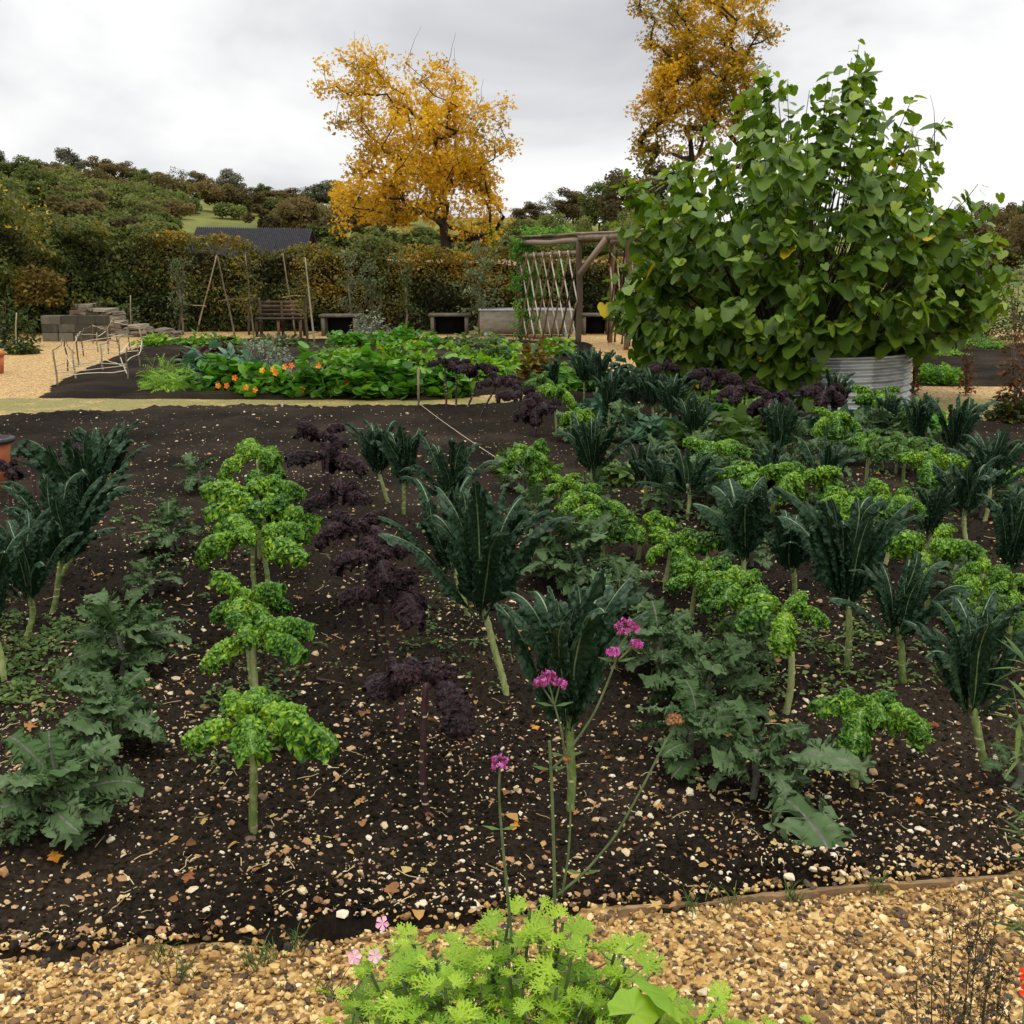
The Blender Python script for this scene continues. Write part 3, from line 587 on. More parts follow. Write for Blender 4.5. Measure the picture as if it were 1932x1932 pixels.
for a in [
 (905, 925, 235, (957, 1322), None, 'tall dark kale on a leaning pale stalk in the middle, biggest vase shape'),
 (845, 935, 150, (884, 1180), None, 'dark kale left behind the tall leaning one'),
 (848, 822, 215, (796, 1012), None, 'tall dark kale with upright fan behind the leaning one'),
 (712, 804, 95, (736, 956), None, 'dark kale with few curled leaves at the left end of the middle group'),
 (762, 812, 75, (763, 974), None, 'narrow dark kale between the curled one and the upright fan'),
 (1075, 1096, 270, (1076, 1541), None, 'nearest big dark kale behind the magenta flowers'),
 (98, 880, 260, (95, 1166), None, 'largest dark kale of the left group, broad fan over a pale stalk'),
 (150, 830, 215, (110, 1112), None, 'dark kale behind the largest one of the left group'),
 (200, 798, 140, (224, 950), None, 'farthest dark kale of the left group on bare soil'),
 (40, 985, 190, (46, 1222), None, 'front dark kale of the left group with curled tips'),
 (-35, 1010, 150, (12, 1292), None, 'dark kale cut by the left edge of the photo'),
 (1120, 790, 110, None, .62, 'dark kale with splayed leaves in the middle distance'),
 (1215, 846, 90, (1210, 961), None, 'dark kale left half of a pair in the middle distance'),
 (1245, 865, 80, (1237, 972), None, 'dark kale right half of a pair in the middle distance'),
 (1300, 845, 148, (1294, 992), None, 'upright dark kale with slim ribbed leaves right of the pair'),
 (1474, 768, 78, None, .6, 'striped dark kale below the nearest purple kale by the tank'),
 (1560, 834, 125, None, .5, 'wide dark kale at the back right of the striped one'),
 (1452, 846, 50, None, .5, 'small dark kale beside the wide one at the back'),
 (1412, 920, 110, None, .6, 'dark kale in shade behind the broad leaved one'),
 (1495, 978, 135, (1496, 1142), None, 'broad leaved fresh green kale on a pale stalk in the right half'),
 (1610, 944, 235, (1596, 1272), None, 'very tall dark kale with curled arms in the right half'),
 (1706, 1060, 185, (1704, 1306), None, 'dark kale right in front of the very tall one'),
 (1830, 865, 118, (1827, 1032), None, 'tall narrow dark kale at right with tight upright leaves'),
 (1758, 920, 72, None, .45, 'small dark kale left of the tall narrow one'),
 (1872, 822, 115, None, .6, 'dark kale at the right edge behind the tall narrow one'),
 (1733, 752, 72, None, .6, 'far dark kale near the right gravel, left of two'),
 (1806, 750, 100, None, .68, 'far dark kale near the right gravel, right of two and taller'),
 (1925, 930, 110, None, .62, 'dark kale with drooping leaves cut by the right edge'),
 (1850, 1150, 250, (1864, 1470), None, 'front right dark kale with arching blistered leaves'),
 (1104, 658, 66, (1102, 762), None, 'far dark kale on a tall pale stalk, left of two by the gravel path'),
 (1130, 662, 62, (1121, 770), None, 'far dark kale on a tall pale stalk, right of two by the gravel path'),
 (1040, 682, 28, None, .5, 'tiny dark kale among yellowing stems in the back bed'),
 (1154, 708, 56, None, .6, 'dark kale first of the cluster left of the tank'),
 (1198, 706, 58, (1202, 806), None, 'dark kale second of the cluster left of the tank'),
 (1230, 708, 50, (1228, 812), None, 'dark kale third of the cluster left of the tank'),
 (1270, 716, 66, (1262, 832), None, 'dark kale fourth of the cluster left of the tank'),
 (1312, 745, 95, None, .55, 'nearest dark kale of the cluster left of the tank'),
 (1578, 703, 46, None, .6, 'small dark kale peeping over the purple crowns by the tank'),
 (1682, 746, 48, None, .5, 'small striped dark kale at the foot of the metal tank'),
]: kale('black', a[0], a[1], a[2], a[3], a[4], a[5], leafset=BROAD if 'broad leaved' in a[5] else None)
for a in [
 (125, 1590, 300, 'large grey green ragged kale sprawling at the front left corner', 24),
 (215, 1440, 250, 'ragged kale second from the front at left with purple tinge', 20),
 (230, 1290, 240, 'wide ragged kale third from the front at left', 20),
 (290, 1220, 110, 'ragged kale with one big round leaf standing up at left', 9),
 (285, 1130, 120, 'small frilly ragged kale at left between wide and upright ones', 12),
 (325, 1050, 130, 'upright ragged kale left of the curly row', 12),
 (375, 935, 100, 'farthest small ragged kale left of the curly row', 10),
 (1090, 1115, 240, 'bushy ragged kale in the middle behind the big dark kale', 20),
 (1170, 1180, 170, 'ragged kale between the big dark kale and the curly row', 14),
 (1010, 1010, 130, 'ragged kale behind the leaning dark kale', 12),
 (985, 940, 120, 'pale ragged kale right of the upright dark fan', 10),
 (1240, 1290, 220, 'ragged kale right of the magenta flowers', 16),
 (1330, 1360, 260, 'large ragged kale left of the tall stalked curly kale', 20),
 (1400, 1290, 190, 'ragged kale with purple grey leaves in front of the dull curly kale', 13),
 (1310, 1465, 230, 'ragged kale low down behind the dried seed head', 16),
 (1420, 1520, 250, 'nearest ragged kale with a long leaf reaching over the soil', 12),
 (1330, 960, 150, 'ragged kale among stalks in the far middle', 12),
 (1390, 1010, 140, 'ragged kale under the shaded dark kale', 12),
 (1480, 960, 150, 'ragged kale behind the fresh green kale', 12),
 (1545, 900, 130, 'ragged kale at the back between spreading curly kales', 10),
 (1690, 900, 140, 'ragged kale below the flat topped curly kale', 10),
 (1780, 925, 120, 'ragged kale beside the tall narrow dark kale', 10),
 (1850, 985, 100, 'ragged kale at right, half hidden by the tall narrow kale', 10),
 (1710, 1075, 110, 'pale cabbage like kale between dark kales at right', 7),
 (1240, 905, 140, 'ragged kale behind the pair of dark kales', 12),
 (1180, 840, 130, 'ragged kale right of the splayed dark kale', 10),
 (1640, 850, 130, 'ragged kale by the far right curly row', 10),
 (1870, 1280, 110, 'ragged kale behind the front right dark kale', 10),
 (1905, 1500, 70, 'small ragged kale low at the right edge', 6),
 (1290, 800, 120, 'ragged kale left of the purple kales before the tank', 12),
 (1330, 900, 130, 'ragged kale above the upright slim ribbed dark kale', 12),
 (1440, 905, 130, 'ragged kale under the spreading curly kale of the far middle', 12),
 (1500, 870, 110, 'ragged kale beside the striped dark kale by the tank', 12),
 (1590, 880, 120, 'ragged kale behind the broad curly kale', 12),
 (1480, 830, 100, 'ragged kale at the stalk of the rightmost purple kale', 12),
 (1680, 850, 120, 'ragged kale before the two far dark kales at right', 12),
 (1760, 880, 120, 'ragged kale under the far right curly row end', 12),
 (1850, 915, 120, 'ragged kale near the right edge among dark kales', 12),
 (1910, 990, 110, 'ragged kale at the right edge below the bright curly kale', 12),
 (1640, 1010, 130, 'ragged kale under the curly kale beside the very tall dark kale', 12),
 (1420, 1080, 120, 'ragged kale behind the biggest curly kale of the middle row', 12),
 (1260, 985, 110, 'ragged kale between the dark pair and the broad curly crown', 12),
 (1130, 880, 110, 'ragged kale under the splayed dark kale', 12),
 (1550, 1010, 120, 'ragged kale left of the very tall dark kale', 12),
 (1120, 960, 100, 'ragged kale behind the slim curly kales', 12),
 (1080, 840, 100, 'ragged kale beyond the yellow green curly kale', 12),
 (1800, 1130, 120, 'ragged kale between the dark kales at far right', 12),

]: ragged(a[0], a[1], a[2], a[3], a[4])
# long leaf of the nearest ragged kale
g = G(1350, 1470); o_ = [o for o in C.objects if o.name.startswith('ragged_kale') and o.get('label', '').startswith('nearest')][0]
link('leaf', RAG[0], o_, (.0, -.03, .05), (.0, R(38), R(-66)), (1.5, 1.35, 1.2)); link('leaf', RAG[3], o_, (.02, -.02, .12), (.2, -.1, R(-25)), 1.1)

# ================================================================== trees
QUAD = (np.array([(0, -.5, 0), (1, -.5, .0), (1.0, .5, 0), (0, .5, 0)], float), np.array([(0, 1, 2, 3)]), None)
def leaf_tm(wd=.6, fold=.12, droop=.15):
    V = np.array([(0, 0, 0), (.3, -.5 * wd, fold), (.3, .5 * wd, fold), (.5, 0, 0), (.72, -.32 * wd, fold * .4 - droop * .5), (.72, .32 * wd, fold * .4 - droop * .5), (1, 0, -droop)], float)
    return (V, np.array([(0, 1, 4, 3), (0, 3, 5, 2), ]), np.array([(3, 4, 6), (3, 6, 5)]))
LT = [leaf_tm(.6), leaf_tm(.75, .2, .05), leaf_tm(.5, .05, .3)]
def lobed_tm():  # five lobed maple-like leaf
    a = np.radians([-150, -95, -62, -38, -14, 0, 14, 38, 62, 95, 150]); rr = np.array([.25, .55, .3, .75, .36, 1, .36, .75, .3, .55, .25])
    V = np.vstack([(0, 0, 0), np.stack([rr * np.cos(a), rr * np.sin(a), .1 * np.abs(np.sin(a)) - .12 * rr ** 2], -1)])
    return (V, None, np.array([(0, i, i + 1) for i in range(1, 11)]))
def heart_tm(cup=.12, dr=.2):
    a = np.linspace(0, np.pi, 8); rr = np.array([1.0, .80, .66, .64, .66, .62, .50, .18]); jag = np.array([0, .05, -.03, .05, -.02, .04, 0, 0])
    right = np.stack([rr * (1 + jag) * np.cos(a) + .35, rr * (1 + jag) * np.sin(a), 0 * a], -1); left = right[1:-1] * (1, -1, 1)
    mid = np.array([(.35, 0, 0), (.85, 0, 0), (.1, 0, 0)])
    V = np.vstack([right, left, mid]); V[:, 2] = cup * np.abs(V[:, 1]) - dr * V[:, 0] ** 2 * .6 + .05 * np.sin(V[:, 0] * 9) * np.abs(V[:, 1])
    nR, c0 = 8, 14
    T = []
    for i in range(7): T.append((c0, i, i + 1) if i > 0 else (c0 + 1, i, i + 1))
    T.append((c0, c0 + 1, 1))
    Lx = [0] + list(range(8, 14)) + [7]
    for i in range(7): T.append((c0, Lx[i + 1], Lx[i]) if i > 0 else (c0 + 1, Lx[1], Lx[0]))
    T.append((c0, Lx[1], c0 + 1))
    V = V - np.array([.2, 0, 0]) * 0
    return (V * .62, None, np.array(T))
def skeleton(targets, base, top, r_tip, n_trunk=7, sag=.0, expo=.5):
    """grow limbs from a trunk to every target; returns nodes, parents, radii"""
    nodes = [np.array(base)]; par = [-1]
    for i in range(1, n_trunk): nodes.append(np.array(base) + (np.array(top) - base) * i / (n_trunk - 1) + rng.normal(0, .012, 3) * np.linalg.norm(np.array(top) - base)); par.append(i - 1)
    tr0 = 2 if n_trunk < 14 else 6; root = np.array(base) + (np.array(top) - base) * .5; order = np.argsort(np.linalg.norm(targets - root, axis=1)); ends = []
    for ti in order:
        t = targets[ti]; A = np.array(nodes); dv = t - A; dist = np.linalg.norm(dv, axis=1)
        cost = dist + np.maximum(0, -dv[:, 2]) * 1.2; cost[:tr0] = 1e9
        k = int(np.argmin(cost)); ln = dist[k]; m = max(2, int(ln / (.12 * np.linalg.norm(np.array(top) - base) + .1)))
        mid = (A[k] + t) / 2 + np.array([0, 0, -.08 * ln]) + rng.normal(0, .07, 3) * ln; P_ = bez(A[k], mid, t, m + 1)[1:]
        pk = k
        for q in P_: nodes.append(q); par.append(pk); pk = len(nodes) - 1
        ends.append(pk)
    cnt = np.zeros(len(nodes)); cnt[ends] = 1
    for i in range(len(nodes) - 1, 0, -1): cnt[par[i]] += cnt[i]
    return np.array(nodes), np.array(par), r_tip * np.maximum(cnt, 1) ** expo, ends
def skel_mesh(mb, nodes, par, rad, seg=6):
    ch = {}
    for i in range(1, len(par)): ch.setdefault(par[i], []).append(i)
    used = set()
    for i in range(1, len(par)):
        if i in used: continue
        path = [par[i], i]; used.add(i); cur = i
        while cur in ch:
            nx = max((c for c in ch[cur] if c not in used), key=lambda c: rad[c], default=None)
            if nx is None: break
            path.append(nx); used.add(nx); cur = nx
        rr = rad[path].copy(); rr[0] = min(rr[0], rad[path[1]] * 1.05); tube(mb, nodes[path], rr, seg, 0, rng.random())
def twigs(mb, P, n, ln, r, up=.5):
    for i in range(n):
        p = P[rng.integers(0, len(P))]; d_ = rng.normal(size=3); d_[2] = abs(d_[2]) + up; d_ /= np.linalg.norm(d_)
        tube(mb, wob(p, p + d_ * ln * rng.uniform(.5, 1.3), 4, ln * .08, i), [r, r * .8, r * .5, r * .3], 4, 0, .5, False)
def clump_leaves(mb, centers, rad, per, size, tm, tf, flat=.8):
    n = len(centers) * per; c = np.repeat(centers, per, 0); rr = np.repeat(np.broadcast_to(rad, (len(centers),)), per)
    d_ = rng.normal(size=(n, 3)); d_ /= np.linalg.norm(d_, axis=1)[:, None]; P_ = c + d_ * (rr * rng.random(n) ** .45)[:, None] * np.array([1, 1, flat])
    scatter(mb, tm, P_, rotm(rng.uniform(0, 6.28, n), rng.normal(-.3, .6, n), rng.normal(0, .7, n)), size * rng.uniform(.6, 1.3, n), np.clip(tf(P_) + rng.normal(0, .13, n), 0, 1))
def ellipsoid_targets(n, c, r, pw=.4):
    d_ = rng.normal(size=(n * 3, 3)); d_ /= np.linalg.norm(d_, axis=1)[:, None]; d_ = d_[d_[:, 2] > -.75][:n]
    lum = 1 + .20 * snoise(d_, 1.0, 77)
    return np.array(c) + d_ * np.array(r) * (rng.random(len(d_)) ** pw * lum)[:, None]
# ---- golden field maples
def golden(u, Y, v_base, cpx, rpx, ntar, per, label, leansz=.10):
    """cpx centre pixel of crown, rpx radii in px"""
    base = AT(u, 500, Y); base[2] = tz(base[0], Y); c = AT(cpx[0], cpx[1], Y); k = Y / F
    T = ellipsoid_targets(ntar, c, (rpx[0] * k, rpx[0] * k * .9, rpx[1] * k), .42)
    if cpx[1] > 200: T = np.vstack([T, ellipsoid_targets(20, AT(cpx[0] - 10, 385, Y), (rpx[0] * k * .9, rpx[0] * k * .7, 35 * k), .3)])
    top = base + (c - base) * (.4, .4, .78); nd, pr, rd, ends = skeleton(T, base, top, .0108, 14)
    mb = MB(); skel_mesh(mb, nd, pr, rd); twigs(mb, nd[ends][nd[ends][:, 2] > c[2]], 60, .9, .010, 1.2)
    t = thing('autumn_tree', label, 'tree', tuple(base)); o = mb.obj('trunk', M['bark'], t, tuple(-base))
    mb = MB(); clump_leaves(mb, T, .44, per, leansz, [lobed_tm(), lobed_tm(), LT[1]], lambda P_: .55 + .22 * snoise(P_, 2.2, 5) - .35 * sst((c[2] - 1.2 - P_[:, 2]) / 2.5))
    near = nd[rng.choice(len(nd), 500)]; near = near[near[:, 2] > top[2]]; clump_leaves(mb, near, .26, 7, leansz, [lobed_tm()], lambda P_: .4 + .2 * snoise(P_, 2.2, 5))
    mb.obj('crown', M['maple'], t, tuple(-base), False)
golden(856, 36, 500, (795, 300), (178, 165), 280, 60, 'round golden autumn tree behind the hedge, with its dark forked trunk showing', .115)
golden(1290, 38, 500, (1320, 135), (128, 215), 270, 62, 'tall golden autumn tree behind the big leafy bush, its top leaving the photo', .115)
# ---- far trees (one mesh pair per variant, copied)
def far_variant(seed, nclump, m, bare=0.):
    c = np.array([0, 0, .55]); T = ellipsoid_targets(nclump, c, (.40, .40, .46), .33); T[:, 2] = np.maximum(T[:, 2], .08)
    nd, pr, rd, ends = skeleton(T, np.array([0, 0, 0.]), np.array([0, 0, .3]), .0035, 5)
    mb = MB(); skel_mesh(mb, nd, pr, rd, 4); twigs(mb, nd[ends], 50 + int(bare * 150), .14, .0022, .6); tr = mb.mesh('trunk', M['twig'] if bare else M['bark'])
    mb = MB(); clump_leaves(mb, T, .14, int(230 * (1 - bare)), .026, [QUAD], lambda P_: .5 + .28 * snoise(P_, .35, seed)); return tr, mb.mesh('crown', m, False)
FV = {'green': [far_variant(1, 46, M['fargreen']), far_variant(2, 46, M['fargreen'])], 'brown': [far_variant(3, 44, M['farbrown']), far_variant(4, 40, M['farbrown'])], 'grey': [far_variant(5, 40, M['fargrey'])], 'bare': [far_variant(6, 36, M['fargrey'], .86)]}
def fartree(kind, u, vtop, Y, wpx, label, hk=None):
    x = AT(u, 500, Y)[0]; z = float(tz(x, Y)); top = AT(u, vtop, Y)[2]; H = max(top - z, 2.); wd = wpx / F * Y / .84
    tr, cr = FV[kind][rng.integers(0, len(FV[kind]))]; wd = max(wd, H * .45)
    if H > wd * 1.3: z = top - wd * 1.3; z = float(tz(x, Y)); 
    t = thing('bare_tree' if kind == 'bare' else 'hill_tree', label, 'tree', (x, Y, z - .3), 'trees along the hill')
    a = rng.uniform(0, 6.28); link('trunk', tr, t, None, (0, 0, a), (wd, wd, H + .3)); link('crown', cr, t, None, (0, 0, a), (wd, wd, H + .3))
for a in [
 ('grey', 10, 285, 200, 60, 'pale grey tree on the skyline at the left edge of the photo'),
 ('green', 45, 300, 190, 90, 'dark green tree second from the left on the skyline'),
 ('brown', 95, 308, 195, 70, 'brown tree left of the rounded skyline tree at left'),
 ('grey', 138, 284, 200, 62, 'rounded grey tree standing highest on the left skyline'),
 ('brown', 205, 302, 190, 70, 'reddish brown tree third clump on the left skyline'),
 ('brown', 245, 308, 195, 60, 'flat topped brown tree on the left part of the skyline'),
 ('green', 285, 322, 190, 60, 'green tree between brown trees on the left skyline'),
 ('bare', 345, 318, 200, 44, 'bare pale tree on the skyline above the green slope'),
 ('brown', 310, 328, 195, 50, 'brown tree left of the bare skyline tree'),
 ('brown', 385, 326, 195, 50, 'dark brown tree right of the bare skyline tree'),
 ('grey', 442, 322, 200, 58, 'rounded grey tree right of the bare one on the skyline'),
 ('green', 415, 350, 185, 60, 'dark tree below the rounded grey tree on the slope'),
 ('green', 495, 350, 190, 44, 'pointed dark tree on the skyline above the pale field'),
 ('brown', 540, 358, 170, 90, 'broad brown tree on the skyline left of the large grey crown'),
 ('grey', 628, 343, 175, 84, 'large rounded grey green tree on the skyline left of the golden tree'),
 ('green', 585, 365, 180, 60, 'dark tree between the broad brown and the large grey crown'),
 ('brown', 688, 368, 185, 44, 'small red brown tree on the skyline beside the golden tree'),
 ('green', 725, 385, 180, 60, 'green tree partly behind the left side of the golden tree'),
 ('brown', 1000, 385, 150, 60, 'brown tree on the skyline right of the golden tree'),
 ('bare', 1040, 366, 160, 50, 'bare tree on the skyline right of the golden tree'),
 ('brown', 1080, 360, 150, 84, 'orange brown tree on the skyline above the pergola'),
 ('green', 1130, 350, 140, 80, 'dark green tree above the pergola roof'),
 ('brown', 1180, 330, 120, 110, 'large brown tree left of the leafy bush'),
 ('brown', 1240, 320, 115, 90, 'grey brown tree behind the left edge of the leafy bush'),
 ('green', 1790, 395, 130, 60, 'tree low behind the right side of the leafy bush'),
 ('grey', 1845, 388, 140, 70, 'grey tree on the right skyline beside the bush'),
 ('brown', 1895, 392, 130, 60, 'brown tree on the skyline near the right edge'),
 ('green', 1935, 385, 130, 60, 'green tree on the skyline cut by the right edge'),
]: fartree(*a)
def mass(name, items, m, label, per=120, size=.5, seed=9):
    per = int(per * 3.6); size = size * .42
    mb = MB(); T = []; rr = []
    for (u, vt, Y, wpx) in items:
        x = AT(u, 500, Y)[0]; z = float(tz(x, Y)); top = AT(u, vt, Y)[2]; H = max(top - z, 1.2); w_ = wpx / F * Y / 2
        c = np.array([x, Y, z + H * .5]); t = ellipsoid_targets(14, c, (w_ * .85, w_ * .85, H * .46), .3); T.append(t); rr += [w_ * .36] * len(t)
    T = np.concatenate(T); clump_leaves(mb, T, np.array(rr), per, size, [QUAD], lambda P_: .5 + .34 * snoise(P_, 9, seed) + .1 * snoise(P_, 3, seed + 1))
    return tag(mb.obj(name, m, None, None, False), label, 'woodland', kind='stuff')
r2 = np.random.default_rng(5)
sk = lambda u: np.interp(u, [-80, 0, 120, 300, 450, 600, 750, 900, 1000, 1250, 1500, 1932, 2050], [300, 305, 315, 345, 375, 390, 400, 415, 400, 360, 400, 410, 410])
it = []
for i in range(150):
    u = r2.uniform(-100, 420); f = r2.random(); Y = 165 - 95 * f; vt = sk(u) + 2 + f * 120 + r2.normal(0, 8)
    if u > 340 and vt > 360: continue
    it.append((u, vt, Y, r2.uniform(60, 110)))
mass('hillside_wood', [a for i, a in enumerate(it) if i % 3], M['fargreen'], 'mass of dull green woodland covering the left hillside', 55, .62, 21)
mass('autumn_wood', it[::3], M['farbrown'], 'brownish autumn woodland mixed over the left hillside', 55, .62, 31)
it = [(u, sk(u) + 18 + r2.uniform(0, 30), 150 + r2.uniform(-10, 20), r2.uniform(60, 90)) for u in np.linspace(440, 760, 12)]
it += [(u, 440 + r2.uniform(-14, 14), 85 + r2.uniform(-8, 8), r2.uniform(60, 90)) for u in np.linspace(480, 980, 16)]
it += [(u, sk(u) + 14 + r2.uniform(0, 60), 110 + r2.uniform(-20, 20), r2.uniform(80, 120)) for u in np.linspace(930, 1300, 22)]
mass('valley_wood', it, M['fargreen'], 'dark green trees in the valley between the fields and the garden hedge', 60, .5, 41)
mass('slope_thicket', [(545, 366, 110, 100), (500, 392, 105, 60), (590, 380, 110, 90), (655, 392, 120, 100), (705, 402, 120, 90), (620, 410, 100, 60), (440, 350, 150, 70), (480, 362, 150, 60), (400, 345, 150, 70)], M['farbrown'], 'brown thicket right of the small pale field on the slope', 60, .5, 45)
it = [(u, 415 + r2.uniform(-10, 30), 80 + r2.uniform(-10, 25), r2.uniform(90, 130)) for u in np.linspace(1700, 2050, 12)]
mass('right_wood', it, M['farbrown'], 'brownish trees low on the horizon at the right edge', 60, .4, 43)
# ---- ploughed field seen over the hedge
mb = MB(); xs = np.linspace(-22, 14, 30); yv = np.linspace(34, 60, 20); YYf, XXf = np.meshgrid(yv, xs, indexing='ij')
mb.add(np.stack([XXf, YYf, 1.2 + (YYf - 34) * .028 + .05 * np.sin(XXf * 3)], -1), gridfaces(20, 30)); M['plough'] = plain('ploughed_field', (.16, .08, .035), (.30, .17, .085), 3, .95, .3)
struct(mb.obj('ploughed_field', M['plough']))
# ---- hedges
def hedge(name, label, pts, H, dp, m, per_m2, size, seed, lump=.25, tintb=.5, base=0.):
    pts = np.array(pts, float); seg = np.diff(pts, axis=0); ln = np.linalg.norm(seg, axis=1); cum = np.concatenate([[0], np.cumsum(ln)]); Lt = cum[-1]
    Hf = lambda s: np.interp(s, np.linspace(0, Lt, len(H)), H); n = int(Lt * max(H) * per_m2)
    s = rng.uniform(0, Lt, n); i = np.clip(np.searchsorted(cum, s) - 1, 0, len(seg) - 1); d_ = seg[i] / ln[i][:, None]; nrm = np.stack([-d_[:, 1], d_[:, 0]], -1)
    zz = rng.random(n) ** .85; q = np.where(rng.random(n) < .72, rng.normal(-.5, .09, n), rng.uniform(-.5, .5, n)); zz = np.where(rng.random(n) < .16, rng.uniform(.93, 1.1, n), zz)
    P2 = pts[i] + d_ * (s - cum[i])[:, None]; pr = np.stack([s, zz * 3, 0 * s], -1)
    lum = 1 + lump * snoise(pr, 1.6, seed); off = q * dp * lum * (1 - .25 * zz)
    P_ = np.stack([P2[:, 0] + nrm[:, 0] * off, P2[:, 1] + nrm[:, 1] * off, base + zz * Hf(s) * (1 + .10 * snoise(pr, 1.1, seed + 1))], -1)
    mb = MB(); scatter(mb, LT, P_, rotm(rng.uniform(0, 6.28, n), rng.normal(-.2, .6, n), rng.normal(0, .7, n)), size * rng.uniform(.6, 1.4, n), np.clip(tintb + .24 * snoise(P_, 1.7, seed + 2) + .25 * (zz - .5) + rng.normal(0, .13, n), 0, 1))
    # twiggy upright stems inside
    ms = MB()
    for k in range(int(Lt * 5)):
        ss = rng.uniform(0, Lt); j = min(np.searchsorted(cum, ss) - 1, len(seg) - 1); j = max(j, 0); b = pts[j] + seg[j] / ln[j] * (ss - cum[j]); h_ = Hf(ss)
        b3 = np.array([b[0] + rng.normal(0, .1), b[1] + rng.normal(0, .1), base]); tube(ms, wob(b3, b3 + (rng.normal(0, .25), rng.normal(0, .15), h_ * rng.uniform(.8, 1.15)), 6, .08, k), np.linspace(.022, .005, 6), 4, 0, .5, False)
    o = thing(name, label, 'hedge', (pts[0][0], pts[0][1], 0)); off_ = (-pts[0][0], -pts[0][1], 0)
    ms.obj('stems', M['bark'], o, off_); mb.obj('foliage', m, o, off_, False)
    # dense twig core so that nothing beyond shows through
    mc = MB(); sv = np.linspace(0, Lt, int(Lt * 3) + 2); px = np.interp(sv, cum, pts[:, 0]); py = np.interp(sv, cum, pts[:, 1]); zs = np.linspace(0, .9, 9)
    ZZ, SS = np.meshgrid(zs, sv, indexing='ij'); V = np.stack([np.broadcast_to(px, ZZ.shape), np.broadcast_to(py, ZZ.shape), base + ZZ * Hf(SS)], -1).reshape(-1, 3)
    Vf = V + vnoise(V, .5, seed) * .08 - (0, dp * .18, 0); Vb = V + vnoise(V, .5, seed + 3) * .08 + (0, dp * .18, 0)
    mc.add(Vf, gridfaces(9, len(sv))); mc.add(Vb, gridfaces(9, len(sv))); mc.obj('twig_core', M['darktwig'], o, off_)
    return o
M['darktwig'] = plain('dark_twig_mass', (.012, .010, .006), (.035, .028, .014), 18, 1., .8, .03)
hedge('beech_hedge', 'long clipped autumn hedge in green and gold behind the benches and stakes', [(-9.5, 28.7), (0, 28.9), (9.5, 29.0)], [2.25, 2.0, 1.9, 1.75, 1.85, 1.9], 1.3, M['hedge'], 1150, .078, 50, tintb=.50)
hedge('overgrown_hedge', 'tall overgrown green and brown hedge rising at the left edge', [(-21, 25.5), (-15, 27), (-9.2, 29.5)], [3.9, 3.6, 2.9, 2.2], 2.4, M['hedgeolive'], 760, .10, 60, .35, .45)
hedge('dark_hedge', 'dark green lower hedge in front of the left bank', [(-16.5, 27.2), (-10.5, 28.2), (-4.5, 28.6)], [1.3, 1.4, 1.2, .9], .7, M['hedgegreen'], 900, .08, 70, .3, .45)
def bushclump(name, label, cat, g, rx, h_, m, n, size, seed, stems=8, zoff=0., tint=.5, spread=1., group=None, tm=None):
    t = thing(name, label, cat, (g[0], g[1], zoff), group)
    d_ = rng.normal(size=(n, 3)); d_ /= np.linalg.norm(d_, axis=1)[:, None]; d_[:, 2] = np.abs(d_[:, 2]); lum = 1 + .22 * snoise(d_, .9, seed)
    P_ = d_ * (rng.random(n) ** .4 * lum)[:, None] * np.array([rx, rx * .8, h_]); nn_ = rng.normal(0, .5, n)
    mb = MB(); yaw = np.arctan2(d_[:, 1], d_[:, 0]) + rng.normal(0, .8, n)
    scatter(mb, tm or LT, P_, rotm(yaw, rng.normal(.15, .5, n), nn_), size * rng.uniform(.6, 1.3, n), np.clip(tint + .2 * snoise(P_, rx * .6, seed + 1) + rng.normal(0, .14, n), 0, 1))
    ms = MB()
    for k in range(stems):
        a = rng.uniform(0, 6.28); q = rng.uniform(.2, .8); tube(ms, bez((0, 0, -.03), (math.cos(a) * rx * q * .3, math.sin(a) * rx * q * .3, h_ * .5), (math.cos(a) * rx * q, math.sin(a) * rx * q * .8, h_ * rng.uniform(.7, .95)), 6), np.linspace(.006 + rx * .012, .003, 6), 5, 0, .5, False)
    ms.obj('stems', M['twig'], t); mb.obj('foliage', m, t, None, False); return t
# left bank plants
for a in [
 ('bronze_fern', 'bronze fern growing on top of the grey block wall at left', 'fern', (80, 598), 26.5, 45, 66, 'fern', .13, .75),
 ('bushy_shrub', 'dark bushy shrub at the left edge beside the gravel path', 'shrub', (12, 655), None, 55, 95, 'hedgegreen', .09, 0),
 ('green_fern', 'green fern beside the right end of the grey block wall', 'fern', (205, 630), None, 42, 62, 'hedgegreen', .12, 0),
 ('tufted_herb', 'low leafy plant in front of the shrub at the left edge', 'plant', (40, 668), None, 30, 24, 'hedgegreen', .07, 0),
 ('small_shrub', 'pale sprig plant by the thin stake near the rubble wall', 'shrub', (245, 628), None, 22, 56, 'shrub', .08, 0),
 ('red_shrub', 'orange tinted shrub high on the bank at far left', 'shrub', (60, 560), 34, 90, 210, 'maple', .12, .1),
]:
    u, v = a[3]; g = G(u, v) if a[4] is None else np.array([AT(u, v, a[4])[0], a[4], 0]); k = depth(g) / F
    bushclump(a[0], a[1], a[2], g, a[5] * k, a[6] * k, M[a[7]], int(500 + a[5] * 12), a[8], 80 + u, 8, a[9])
